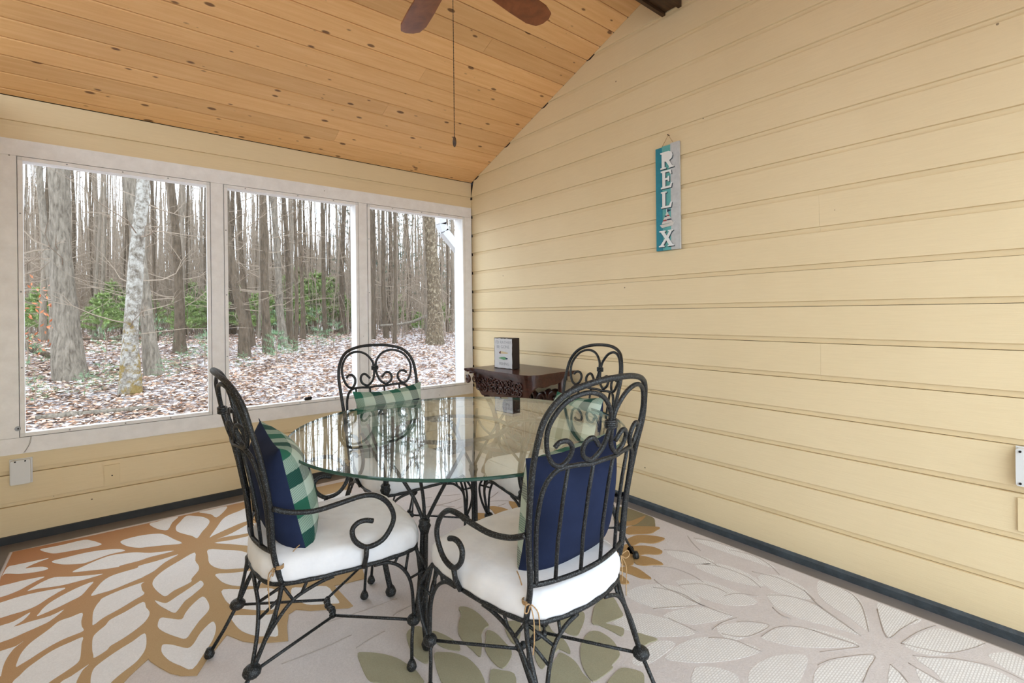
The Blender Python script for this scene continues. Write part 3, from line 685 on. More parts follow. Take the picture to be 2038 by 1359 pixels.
RUG_PAD=[[-3.095,-0.172,-2.763,-0.203,-1.969,-0.208,-1.631,-0.236,-1.313,-0.249,-1.353,-0.459,-1.494,-0.748,-1.724,-1.617,-1.732,-1.637,-1.824,-1.619,-1.863,-1.606,-1.853,-1.814,-1.871,-1.816,-2.004,-1.732,-2.048,-1.684,-2.081,-1.7,-2.106,-1.775,-2.127,-1.874,-2.173,-1.846,-2.223,-1.813,-2.263,-1.764,-2.303,-1.685,-2.386,-1.802,-2.419,-1.863,-2.463,-1.829,-2.492,-1.789,-2.52,-1.729,-2.542,-1.674,-2.547,-1.654,-2.572,-1.682,-2.603,-1.72,-2.619,-1.746,-2.651,-1.778,-2.687,-1.807,-2.812,-1.761,-2.995,-1.6,-3.078,-0.511]]
RUG_CELLS=[[-2.966,-0.243,-2.928,-0.317,-2.893,-0.356,-2.823,-0.373,-2.763,-0.386,-2.711,-0.386,-2.725,-0.341,-2.754,-0.288,-2.79,-0.246,-2.875,-0.248,-2.92,-0.244],[-3.068,-0.394,-3.043,-0.388,-2.984,-0.394,-2.918,-0.401,-2.944,-0.418,-2.974,-0.436,-2.997,-0.467,-2.964,-0.481,-2.931,-0.502,-2.908,-0.542,-2.926,-0.554,-2.974,-0.541,-3.015,-0.518,-3.046,-0.489,-3.068,-0.475,-3.073,-0.497],[-2.902,-0.458,-2.847,-0.451,-2.775,-0.45,-2.7,-0.471,-2.638,-0.512,-2.61,-0.557,-2.668,-0.555,-2.712,-0.568,-2.754,-0.586,-2.783,-0.587,-2.835,-0.553,-2.87,-0.518],[-2.811,-0.668,-2.78,-0.635,-2.726,-0.596,-2.668,-0.575,-2.607,-0.595,-2.562,-0.621,-2.505,-0.676,-2.408,-0.727,-2.509,-0.729,-2.555,-0.74,-2.628,-0.74,-2.637,-0.75,-2.694,-0.73,-2.75,-0.701],[-3.064,-0.616,-3.027,-0.618,-2.978,-0.618,-2.913,-0.635,-2.936,-0.662,-2.963,-0.692,-2.988,-0.722,-3.023,-0.742,-3.046,-0.745,-3.079,-0.75,-3.099,-0.614],[-2.958,-0.755,-2.935,-0.719,-2.908,-0.689,-2.874,-0.676,-2.816,-0.716,-2.747,-0.76,-2.695,-0.785,-2.733,-0.794,-2.785,-0.796,-2.837,-0.793,-2.875,-0.781,-2.927,-0.758],[-3.038,-0.806,-2.982,-0.795,-2.922,-0.8,-2.827,-0.829,-2.849,-0.861,-2.878,-0.896,-2.909,-0.938,-2.941,-0.955,-2.985,-0.958,-3.017,-0.961,-3.06,-0.953,-3.082,-0.804],[-2.892,-1.015,-2.886,-0.987,-2.866,-0.945,-2.829,-0.904,-2.781,-0.867,-2.728,-0.847,-2.742,-0.896,-2.764,-0.961,-2.799,-0.99,-2.833,-1.014,-2.866,-1.031,-2.898,-1.043],[-3.006,-1.036,-2.967,-1.03,-2.924,-0.988,-2.938,-1.044,-2.962,-1.08,-2.917,-1.076,-2.855,-1.077,-2.815,-1.055,-2.851,-1.12,-2.884,-1.142,-2.924,-1.16,-2.955,-1.175,-2.986,-1.18,-3.017,-1.185,-3.037,-1.048],[-2.73,-0.993,-2.715,-0.934,-2.69,-0.866,-2.65,-0.832,-2.565,-0.824,-2.556,-0.804,-2.481,-0.801,-2.394,-0.79,-2.453,-0.844,-2.501,-0.914,-2.545,-0.946,-2.542,-0.948,-2.609,-0.975,-2.662,-0.994,-2.705,-0.995],[-2.698,-1.074,-2.686,-1.048,-2.622,-1.019,-2.544,-1.005,-2.553,-1.022,-2.551,-1.085,-2.545,-1.129,-2.584,-1.162,-2.634,-1.203,-2.682,-1.235,-2.712,-1.272,-2.716,-1.238,-2.717,-1.161,-2.709,-1.107],[-2.71,-1.374,-2.697,-1.339,-2.674,-1.306,-2.659,-1.271,-2.611,-1.243,-2.551,-1.202,-2.542,-1.261,-2.532,-1.309,-2.537,-1.35,-2.556,-1.391,-2.589,-1.428,-2.623,-1.457,-2.656,-1.478,-2.667,-1.5,-2.7,-1.523,-2.704,-1.502,-2.709,-1.456],[-2.916,-1.404,-2.917,-1.373,-2.914,-1.324,-2.904,-1.282,-2.89,-1.251,-2.868,-1.22,-2.846,-1.188,-2.823,-1.149,-2.787,-1.143,-2.752,-1.136,-2.752,-1.203,-2.748,-1.254,-2.741,-1.293,-2.769,-1.303,-2.794,-1.309,-2.826,-1.326,-2.856,-1.352,-2.884,-1.38,-2.905,-1.398],[-2.913,-1.504,-2.899,-1.473,-2.885,-1.441,-2.865,-1.415,-2.837,-1.383,-2.807,-1.363,-2.774,-1.352,-2.741,-1.344,-2.742,-1.387,-2.741,-1.438,-2.741,-1.494,-2.748,-1.52,-2.77,-1.543,-2.792,-1.561,-2.813,-1.579,-2.839,-1.608,-2.88,-1.613,-2.91,-1.588],[-2.977,-1.252,-2.954,-1.25,-2.934,-1.248,-2.918,-1.228,-2.937,-1.26,-2.947,-1.3,-2.952,-1.344,-2.952,-1.389,-2.95,-1.427,-2.952,-1.433,-2.98,-1.43,-3.006,-1.26],[-2.705,-1.678,-2.705,-1.633,-2.699,-1.594,-2.682,-1.571,-2.655,-1.546,-2.623,-1.521,-2.59,-1.5,-2.553,-1.47,-2.549,-1.534,-2.554,-1.583,-2.566,-1.619,-2.586,-1.652,-2.623,-1.686,-2.648,-1.714,-2.667,-1.745,-2.702,-1.728],[-2.785,-1.609,-2.759,-1.592,-2.715,-1.555,-2.729,-1.577,-2.738,-1.612,-2.743,-1.644,-2.741,-1.695,-2.797,-1.681],[-2.325,-0.822,-2.394,-0.874,-2.458,-0.932,-2.499,-0.993,-2.512,-1.049,-2.505,-1.11,-2.487,-1.179,-2.47,-1.213,-2.438,-1.182,-2.373,-1.149,-2.365,-1.113,-2.332,-1.05,-2.325,-0.997,-2.332,-0.926],[-2.51,-1.222,-2.486,-1.263,-2.468,-1.277,-2.432,-1.247,-2.387,-1.209,-2.346,-1.171,-2.334,-1.165,-2.327,-1.196,-2.335,-1.229,-2.38,-1.283,-2.41,-1.315,-2.441,-1.378,-2.454,-1.381,-2.474,-1.337,-2.497,-1.278],[-2.497,-1.39,-2.469,-1.419,-2.432,-1.457,-2.416,-1.419,-2.388,-1.368,-2.345,-1.322,-2.332,-1.373,-2.331,-1.429,-2.342,-1.467,-2.376,-1.515,-2.407,-1.573,-2.43,-1.611,-2.455,-1.579,-2.489,-1.517,-2.508,-1.466,-2.509,-1.43],[-2.498,-1.598,-2.47,-1.626,-2.431,-1.68,-2.408,-1.662,-2.381,-1.606,-2.337,-1.556,-2.329,-1.591,-2.334,-1.633,-2.351,-1.687,-2.384,-1.749,-2.428,-1.82,-2.459,-1.775,-2.488,-1.718,-2.506,-1.654,-2.506,-1.612],[-2.265,-0.831,-2.2,-0.888,-2.141,-0.951,-2.107,-1.015,-2.087,-1.092,-2.114,-1.183,-2.203,-1.136,-2.232,-1.116,-2.263,-1.068,-2.28,-0.998,-2.275,-0.915],[-2.27,-1.142,-2.208,-1.181,-2.107,-1.236,-2.109,-1.306,-2.127,-1.383,-2.21,-1.325,-2.25,-1.263,-2.267,-1.198],[-2.264,-1.317,-2.179,-1.388,-2.107,-1.432,-2.077,-1.489,-2.087,-1.572,-2.116,-1.625,-2.159,-1.604,-2.225,-1.535,-2.26,-1.468,-2.272,-1.389],[-2.267,-1.564,-2.2,-1.615,-2.15,-1.652,-2.125,-1.664,-2.133,-1.719,-2.15,-1.819,-2.181,-1.798,-2.215,-1.77,-2.253,-1.702,-2.269,-1.623],[-2.019,-1.507,-1.97,-1.542,-1.893,-1.591,-1.89,-1.687,-1.891,-1.757,-1.921,-1.741,-1.992,-1.692,-2.017,-1.65,-2.037,-1.588],[-2.238,-0.664,-2.189,-0.545,-2.149,-0.446,-2.11,-0.394,-2.043,-0.361,-1.98,-0.337,-2.008,-0.536,-2.078,-0.573,-2.162,-0.619,-2.221,-0.655],[-2.212,-0.721,-2.135,-0.691,-2.014,-0.613,-1.993,-0.748,-2.106,-0.739,-2.175,-0.717],[-2.228,-0.764,-2.149,-0.785,-2.036,-0.81,-2.036,-0.958,-2.099,-0.911,-2.158,-0.84],[-2.374,-0.376,-2.351,-0.316,-2.311,-0.231,-2.271,-0.265,-2.231,-0.32,-2.209,-0.402,-2.225,-0.476,-2.264,-0.558,-2.295,-0.634,-2.313,-0.584,-2.349,-0.517,-2.376,-0.451],[-2.495,-0.222,-2.455,-0.215,-2.403,-0.203,-2.351,-0.212,-2.386,-0.287,-2.414,-0.394,-2.441,-0.377,-2.473,-0.312],[-2.243,-0.215,-2.187,-0.217,-2.092,-0.219,-2.116,-0.299,-2.169,-0.379,-2.189,-0.298],[-2.629,-0.405,-2.597,-0.386,-2.531,-0.388,-2.464,-0.42,-2.432,-0.465,-2.397,-0.565,-2.367,-0.653,-2.441,-0.619,-2.504,-0.588,-2.551,-0.564,-2.591,-0.515,-2.619,-0.458],[-1.87,-0.43,-1.669,-0.376,-1.522,-0.44,-1.381,-0.436,-1.438,-0.687,-1.692,-0.876,-1.912,-0.865]]
RUG_SAGE=[[-1.948,-2.114,-1.921,-2.129,-1.882,-2.171,-1.849,-2.225,-1.834,-2.276,-1.823,-2.323,-1.824,-2.367,-1.831,-2.395,-1.888,-2.365,-1.94,-2.305,-1.965,-2.272,-1.967,-2.231,-1.96,-2.172],[-1.761,-2.13,-1.722,-2.11,-1.695,-2.133,-1.718,-2.21,-1.751,-2.287,-1.775,-2.32,-1.791,-2.283,-1.79,-2.224],[-1.675,-2.179,-1.656,-2.209,-1.642,-2.257,-1.636,-2.31,-1.653,-2.337,-1.687,-2.289,-1.696,-2.239],[-1.512,-2.115,-1.484,-2.135,-1.472,-2.195,-1.481,-2.286,-1.503,-2.292,-1.537,-2.316,-1.56,-2.352,-1.61,-2.413,-1.613,-2.37,-1.614,-2.312,-1.601,-2.251,-1.562,-2.195,-1.532,-2.164],[-1.507,-2.312,-1.491,-2.343,-1.495,-2.405,-1.504,-2.461,-1.537,-2.493,-1.584,-2.51,-1.59,-2.459,-1.577,-2.4,-1.544,-2.354],[-1.73,-2.294,-1.7,-2.311,-1.672,-2.342,-1.651,-2.389,-1.649,-2.443,-1.656,-2.488,-1.681,-2.536,-1.741,-2.498,-1.78,-2.445,-1.773,-2.399,-1.756,-2.345],[-1.621,-2.492,-1.591,-2.519,-1.569,-2.559,-1.609,-2.607,-1.665,-2.561],[-1.426,-2.321,-1.385,-2.335,-1.377,-2.362,-1.431,-2.422,-1.473,-2.443,-1.462,-2.384],[-1.367,-2.397,-1.3,-2.426,-1.314,-2.48,-1.31,-2.522,-1.324,-2.572,-1.349,-2.609,-1.361,-2.57,-1.374,-2.566,-1.422,-2.577,-1.477,-2.601,-1.47,-2.559,-1.432,-2.506,-1.399,-2.449],[-1.238,-2.449,-1.193,-2.452,-1.137,-2.455,-1.137,-2.483,-1.176,-2.515,-1.224,-2.542,-1.258,-2.556,-1.276,-2.525,-1.274,-2.481],[-1.055,-2.47,-0.989,-2.454,-0.962,-2.459,-0.957,-2.488,-0.995,-2.55,-1.025,-2.591,-1.075,-2.585,-1.117,-2.577,-1.099,-2.613,-1.088,-2.642,-1.102,-2.657,-1.129,-2.666,-1.135,-2.622,-1.146,-2.567,-1.158,-2.543,-1.107,-2.502],[-1.254,-2.587,-1.21,-2.573,-1.183,-2.583,-1.172,-2.611,-1.176,-2.664,-1.202,-2.713,-1.226,-2.733,-1.28,-2.743,-1.285,-2.754,-1.349,-2.757,-1.385,-2.751,-1.377,-2.714,-1.349,-2.664,-1.301,-2.614],[-1.507,-2.656,-1.462,-2.619,-1.398,-2.591,-1.374,-2.583,-1.365,-2.613,-1.366,-2.655,-1.386,-2.706,-1.408,-2.757,-1.532,-2.682],[-1.355,-2.787,-1.307,-2.776,-1.264,-2.774,-1.237,-2.804,-1.227,-2.838,-1.26,-2.866,-1.287,-2.885,-1.382,-2.806],[-1.072,-2.694,-1.053,-2.726,-1.039,-2.765,-1.079,-2.756,-1.114,-2.748]]
RUG_MUSTARD=[[-0.461,-2.179,-0.391,-2.186,-0.333,-2.241,-0.306,-2.303,-0.371,-2.306,-0.412,-2.288,-0.447,-2.247,-0.505,-2.242,-0.498,-2.193],[-0.545,-2.24,-0.475,-2.273,-0.441,-2.317,-0.435,-2.364,-0.447,-2.385,-0.484,-2.384,-0.533,-2.338,-0.577,-2.325,-0.587,-2.287],[-0.595,-2.32,-0.555,-2.354,-0.54,-2.405,-0.549,-2.458,-0.594,-2.426,-0.63,-2.404,-0.646,-2.364],[-0.746,-2.344,-0.688,-2.365,-0.678,-2.409,-0.689,-2.46,-0.703,-2.499,-0.734,-2.464,-0.743,-2.416,-0.754,-2.372],[-0.788,-2.386,-0.792,-2.416,-0.811,-2.456,-0.842,-2.43],[-0.42,-2.132,-0.342,-2.087,-0.283,-2.13,-0.21,-2.204,-0.262,-2.216,-0.312,-2.217,-0.376,-2.175],[-0.531,-2.21,-0.518,-2.253,-0.595,-2.32,-0.666,-2.365,-0.704,-2.333,-0.646,-2.277],[-0.337,-1.986,-0.286,-2.043,-0.212,-2.051,-0.139,-2.057,-0.194,-2.08,-0.285,-2.096,-0.326,-2.075,-0.394,-2.043],[-0.917,-1.354,-0.873,-1.391,-0.844,-1.437,-0.832,-1.499,-0.881,-1.499,-0.936,-1.463,-0.946,-1.403],[-0.788,-1.331,-0.756,-1.346,-0.729,-1.397,-0.721,-1.454,-0.727,-1.494,-0.775,-1.485,-0.808,-1.499,-0.821,-1.446,-0.802,-1.386],[-0.634,-1.343,-0.612,-1.374,-0.6,-1.42,-0.669,-1.487,-0.693,-1.5,-0.684,-1.441],[-0.785,-1.497,-0.752,-1.504,-0.732,-1.543,-0.752,-1.567,-0.821,-1.559],[-0.945,-1.504,-0.878,-1.521,-0.831,-1.551,-0.884,-1.556,-0.959,-1.551],[-0.975,-1.44,-0.951,-1.45,-1.005,-1.54,-1.035,-1.533],[-1.165,-1.478,-1.139,-1.482,-1.121,-1.506,-1.155,-1.531,-1.175,-1.506],[-1.093,-1.52,-1.073,-1.529,-1.091,-1.567,-1.117,-1.563]]
RUG_OLIVE=[[-0.182,-1.859,-0.117,-1.929,-0.104,-1.97,-0.118,-2.047,-0.129,-2.108,-0.175,-2.15,-0.228,-2.183,-0.271,-2.147,-0.301,-2.108,-0.318,-2.068,-0.369,-2.012]]
RUG_LINES=[[-0.18,-2.365,-0.233,-2.427,-0.281,-2.5],[-0.416,-2.373,-0.355,-2.444,-0.339,-2.518,-0.347,-2.601,-0.36,-2.639],[-0.415,-2.562,-0.359,-2.634,-0.343,-2.723,-0.349,-2.786,-0.385,-2.851],[-0.601,-2.437,-0.54,-2.506,-0.528,-2.603,-0.543,-2.667],[-0.695,-2.508,-0.716,-2.586,-0.7,-2.659,-0.71,-2.736,-0.707,-2.765],[-0.651,-2.609,-0.565,-2.665,-0.54,-2.732,-0.544,-2.779],[-0.753,-2.544,-0.713,-2.619,-0.713,-2.715,-0.701,-2.806,-0.689,-2.85,-0.683,-2.872],[-0.158,-2.589,-0.129,-2.668,-0.13,-2.732,-0.163,-2.803,-0.209,-2.858],[-0.281,-2.764,-0.246,-2.861,-0.253,-2.94,-0.272,-2.996,-0.307,-3.043],[-0.575,-2.782,-0.514,-2.808,-0.464,-2.875],[-0.427,-2.896,-0.372,-2.946,-0.344,-3.003,-0.335,-3.057,-0.368,-3.133,-0.412,-3.217],[-0.496,-2.95,-0.523,-2.996,-0.52,-3.032],[-0.68,-2.891,-0.756,-2.869,-0.826,-2.866],[-0.894,-2.714,-0.887,-2.776,-0.881,-2.836],[-0.702,-2.906,-0.66,-2.941,-0.631,-2.997,-0.743,-2.98,-0.792,-2.947,-0.819,-2.902],[-0.72,-3.006,-0.623,-3.019,-0.558,-3.065,-0.523,-3.14,-0.497,-3.241],[-0.881,-2.881,-0.823,-2.943,-0.809,-3.011,-0.803,-3.043],[-0.177,-2.399,-0.134,-2.495,-0.119,-2.601],[-0.89,-2.64,-0.815,-2.685,-0.729,-2.747],[-0.118,-3.094,-0.138,-3.131,-0.193,-3.178,-0.273,-3.215,-0.374,-3.254],[-0.263,-2.984,-0.341,-3.075,-0.379,-3.146,-0.426,-3.243],[-0.177,-3.23,-0.362,-3.308,-0.264,-3.329,-0.14,-3.353],[-0.363,-3.351,-0.24,-3.373,-0.132,-3.408],[-0.363,-3.351,-0.331,-3.422,-0.293,-3.475,-0.204,-3.52,-0.125,-3.547],[-0.408,-3.395,-0.381,-3.432,-0.329,-3.481,-0.285,-3.545,-0.264,-3.597,-0.274,-3.659],[-0.532,-3.114,-0.521,-3.173,-0.499,-3.257,-0.549,-3.235,-0.643,-3.179],[-0.722,-3.199,-0.636,-3.228,-0.514,-3.307,-0.611,-3.317,-0.694,-3.325],[-0.525,-3.357,-0.55,-3.393,-0.585,-3.421],[-0.467,-3.395,-0.481,-3.437,-0.495,-3.495],[-1.045,-0.921,-0.982,-0.942],[-0.936,-0.949,-0.891,-0.981,-0.806,-1.02],[-1.034,-1.076,-0.963,-1.1,-0.844,-1.091],[-1.112,-1.068,-1.036,-1.086,-0.951,-1.181],[-1.121,-1.203,-1.057,-1.225,-0.913,-1.213],[-0.749,-1.222,-0.659,-1.197,-0.582,-1.157],[-0.762,-1.235,-0.677,-1.282,-0.622,-1.329],[-0.732,-1.355,-0.667,-1.351],[-1.749,-1.984,-1.697,-1.975,-1.654,-1.97],[-1.94,-2.079,-1.88,-2.065,-1.816,-2.056],[-1.995,-1.85,-1.838,-1.873,-1.684,-1.884],[-2.178,-1.99,-2.042,-2.001,-1.926,-1.994]]
RUG_WOVEN=[[-1.099,-2.836,-0.984,-2.833,-0.891,-2.869,-0.822,-2.944,-0.796,-3.037,-0.903,-3.008,-1.016,-2.94,-1.078,-2.88],[-0.722,-3.004,-0.628,-3.022,-0.543,-3.08,-0.491,-3.172,-0.49,-3.253,-0.598,-3.186,-0.678,-3.109,-0.718,-3.042],[-0.415,-2.893,-0.359,-2.961,-0.346,-3.055,-0.385,-3.16,-0.423,-3.24,-0.448,-3.158,-0.489,-3.06,-0.49,-2.964],[-0.994,-3.085,-0.915,-3.059,-0.809,-3.076,-0.722,-3.126,-0.714,-3.165,-0.865,-3.191,-0.961,-3.2,-1.054,-3.124],[-0.829,-3.221,-0.739,-3.204,-0.628,-3.236,-0.515,-3.308,-0.623,-3.319,-0.713,-3.317,-0.815,-3.32,-0.899,-3.251],[-0.111,-3.099,-0.152,-3.158,-0.256,-3.214,-0.372,-3.251,-0.333,-3.177,-0.293,-3.085,-0.234,-3.028,-0.111,-2.998],[-0.118,-3.216,-0.094,-3.265,-0.124,-3.363,-0.242,-3.329,-0.356,-3.312,-0.261,-3.263],[-0.35,-3.358,-0.17,-3.401,-0.129,-3.459,-0.123,-3.546,-0.241,-3.503,-0.351,-3.444,-0.372,-3.395],[-0.413,-3.403,-0.338,-3.475,-0.284,-3.55,-0.293,-3.628,-0.339,-3.662,-0.48,-3.612,-0.49,-3.501,-0.45,-3.462],[-0.205,-3.564,-0.131,-3.604,-0.141,-3.648,-0.171,-3.692,-0.249,-3.683,-0.253,-3.624],[-0.899,-2.694,-0.782,-2.722,-0.702,-2.789,-0.683,-2.873,-0.799,-2.83,-0.866,-2.787],[-0.892,-2.497,-0.754,-2.513,-0.667,-2.603,-0.68,-2.734,-0.802,-2.705,-0.884,-2.623],[-0.633,-2.581,-0.526,-2.66,-0.497,-2.793,-0.506,-2.894,-0.604,-2.847,-0.659,-2.736],[-0.438,-2.56,-0.33,-2.631,-0.311,-2.761,-0.363,-2.856,-0.424,-2.772,-0.449,-2.664],[-0.421,-2.39,-0.349,-2.472,-0.325,-2.596,-0.395,-2.585,-0.445,-2.496],[-0.798,-2.869,-0.693,-2.917,-0.627,-2.998,-0.741,-2.977,-0.831,-2.937],[-1.089,-2.589,-0.961,-2.616,-0.896,-2.736,-0.899,-2.834,-1.008,-2.768,-1.067,-2.695],[-1.204,-2.77,-1.049,-2.768,-1.005,-2.82,-1.112,-2.825,-1.189,-2.813],[-0.305,-2.802,-0.223,-2.852,-0.233,-2.964,-0.307,-3.029,-0.354,-2.959,-0.367,-2.885],[-0.529,-3.358,-0.568,-3.402,-0.621,-3.446,-0.715,-3.402],[-0.481,-3.417,-0.507,-3.488,-0.556,-3.55,-0.608,-3.49],[-1.066,-2.934,-0.999,-2.989,-0.992,-3.052,-1.087,-3.079,-1.181,-3.002],[-0.197,-2.417,-0.123,-2.503,-0.098,-2.66,-0.164,-2.827,-0.182,-2.715,-0.197,-2.577]]

# ------------------------------------------------------------------ rug
RZ = .012
rug = empty('area_rug', (-1.59, -2.1, 0), label='ivory area rug with terracotta, sage and mustard flowers under the table', cat='rug')
RX0, RX1, RY0, RY1 = -3.088, -.112, -4.12, -.172
MB().box(RX0 + 1.59, RX1 + 1.59, RY0 + 2.1, RY1 + 2.1, .0005, RZ - .003).build('rug_base', M['rug'], rug)
bd = MB(); pts = [(RX0, RY0), (RX1, RY0), (RX1, RY1), (RX0, RY1)]
bd.tube([(x + 1.59, y + 2.1, RZ - .005) for x, y in pts], .004, 6, closed=True); bd.build('bound_edge', M['rugline'], rug, True)
def poly2(flat): return [(flat[i], flat[i+1]) for i in range(0, len(flat), 2)]
def clampxy(p): return (min(max(p[0], RX0 + .012), RX1 - .012), min(max(p[1], RY0 + .012), RY1 - .010))
def smooth2(pl, k=3): return [(v.x, v.y) for v in cr([(a, b, 0) for a, b in pl], k, True)]
def rug_shape(name, flat, z0, z1, mat, sm=3):
    pl = [clampxy(p) for p in (smooth2(poly2(flat), sm) if sm else poly2(flat))]
    q = [pl[0]]
    for p in pl[1:]:
        if (p[0]-q[-1][0])**2 + (p[1]-q[-1][1])**2 > 1e-7: q.append(p)
    return MB().prism(q, z1 - z0, lambda u, v, w: (u + 1.59, v + 2.1, z0 + w)).build(name, mat, rug)
rug_shape('ochre_pile', RUG_PAD[0], RZ - .004, RZ + .0005, M['rugochre'], 0)
for f in RUG_CELLS: rug_shape('ivory_petal', f, RZ - .0035, RZ + .0014, M['rugcell'])
for f in RUG_WOVEN: rug_shape('woven_leaf', f, RZ - .0045, RZ - .0022, M['rugwoven'])
for f in RUG_OLIVE: rug_shape('olive_petal', f, RZ - .0035, RZ + .0008, M['rugolive'])
for f in RUG_SAGE: rug_shape('sage_petal', f, RZ - .0035, RZ + .001, M['rugsage'])
for f in RUG_MUSTARD: rug_shape('mustard_petal', f, RZ - .0035, RZ + .0016, M['rugmustard'])
for f in RUG_LINES:
    p = cr([(a, b, 0) for a, b in [clampxy(q) for q in poly2(f)]], 4); mb = MB(); n = len(p); vs = []
    for i in range(n):
        t = (p[min(i+1, n-1)] - p[max(i-1, 0)]).normalized(); nn = Vector((-t.y, t.x, 0))
        wdt = .0038 * (.35 + .65 * math.sin(PI * min(max(i / (n-1), .06), .94)) ** .5)
        for s, z in ((-1, RZ - .004), (-.6, RZ - .0012), (.6, RZ - .0012), (1, RZ - .004)):
            c = p[i] + nn * s * wdt; vs.append((c.x + 1.59, c.y + 2.1, z))
    mb.add(vs, [(4*i+k, 4*i+k+1, 4*i+k+5, 4*i+k+4) for i in range(n-1) for k in range(3)] + [(0, 3, 2, 1), (4*n-4, 4*n-3, 4*n-2, 4*n-1)])
    mb.build('relief_shade_line', M['rugline'], rug, True)  # thin taupe line, its colour standing in for edge shadow

# ------------------------------------------------------------------ glass table
TZ = .780
gx, gy = -1.483, -2.108
tb = empty('dining_table', (gx, gy, RZ), label='round glass topped dining table on black wrought iron legs', cat='table')
n = 96; R_ = .688
top = MB()
ring = lambda r, z: [(r * math.cos(2*PI*k/n), r * math.sin(2*PI*k/n), z) for k in range(n)]
top.add(ring(R_ - .003, TZ - RZ) + ring(R_ - .003, TZ - RZ - .011), [tuple(range(n)), tuple(reversed(range(n, 2*n)))], 0)
o = len(top.v)
prof = [(R_ - .003, 0), (R_, -.003), (R_, -.008), (R_ - .003, -.011)]
for r, z in prof: top.v.extend(ring(r, TZ - RZ + z))
for i in range(3):
    for k in range(n):
        top.f.append((o+i*n+k, o+i*n+(k+1) % n, o+(i+1)*n+(k+1) % n, o+(i+1)*n+k)); top.m.append(1)
gt = top.build('glass_top', [M['glass'], M['glass_edge']], tb, fix=False)
gt['label'] = 'clear round glass top with green edge'
LEGS = [(-1.709, -1.832), (-1.752, -2.268), (-1.253, -1.850), (-1.296, -2.286)]
bcx, bcy = -1.502, -2.059
hz = TZ - RZ - .011
for lx, ly in LEGS:
    x, y = lx - gx, ly - gy
    ox, oy = lx - bcx, ly - bcy; l = math.hypot(ox, oy); ox, oy = ox / l, oy / l; tx, ty = -oy, ox
    leg = MB()
    for s in (-1, 1):
        pth = cr([(x + tx*.007*s - ox*.02, y + ty*.007*s - oy*.02, .02), (x + tx*.0065*s + ox*.015, y + ty*.0065*s + oy*.015, .2), (x + tx*.007*s + ox*.012, y + ty*.007*s + oy*.012, .34), (x + tx*.006*s, y + ty*.006*s, .47)], 6)
        leg.tube(pth, [.0092] * len(pth), 8)
    lo = leg.build('leg', M['iron'], tb, True)
    MB().lathe([(.010, .045), (.018, .034), (.024, .018), (.020, .004), (.012, 0)], (x - ox*.02, y - oy*.02, 0), 12).build('foot', M['iron'], lo, True)
    MB().lathe([(.014, .03), (.021, .022), (.019, .012), (.024, .002), (.019, -.010), (.015, -.026)], (x, y, .462), 12).build('collar', M['iron'], lo, True)
    for (dt, do) in ((-.16, -.02), (0, .03), (.16, -.02)):
        e = (x + tx*dt + ox*(do + .05), y + ty*dt + oy*(do + .05), hz - .004)
        pth = cr([(x, y, .47), (x + tx*dt*.35 + ox*do*.4, y + ty*dt*.35 + oy*do*.4, .58), e], 6)
        MB().tube(pth, .0068, 8).build('branch_rod', M['iron'], lo, True)
        if dt:
            a = pth[8]; q = (x + tx*dt*.25 - ox*.09, y + ty*dt*.25 - oy*.09, hz - .004)
            MB().tube(cr([a, ((a.x + q[0]) / 2, (a.y + q[1]) / 2, (a.z + q[2]) / 2 - .012), q], 4), .0058, 8).build('branch_twig', M['iron'], lo, True)
rg = MB(); rg.tube([(bcx - gx + .24*math.cos(2*PI*k/40), bcy - gy + .24*math.sin(2*PI*k/40), hz - .010) for k in range(40)], .0085, 8, closed=True)
rg.build('support_ring', M['iron'], tb, True)

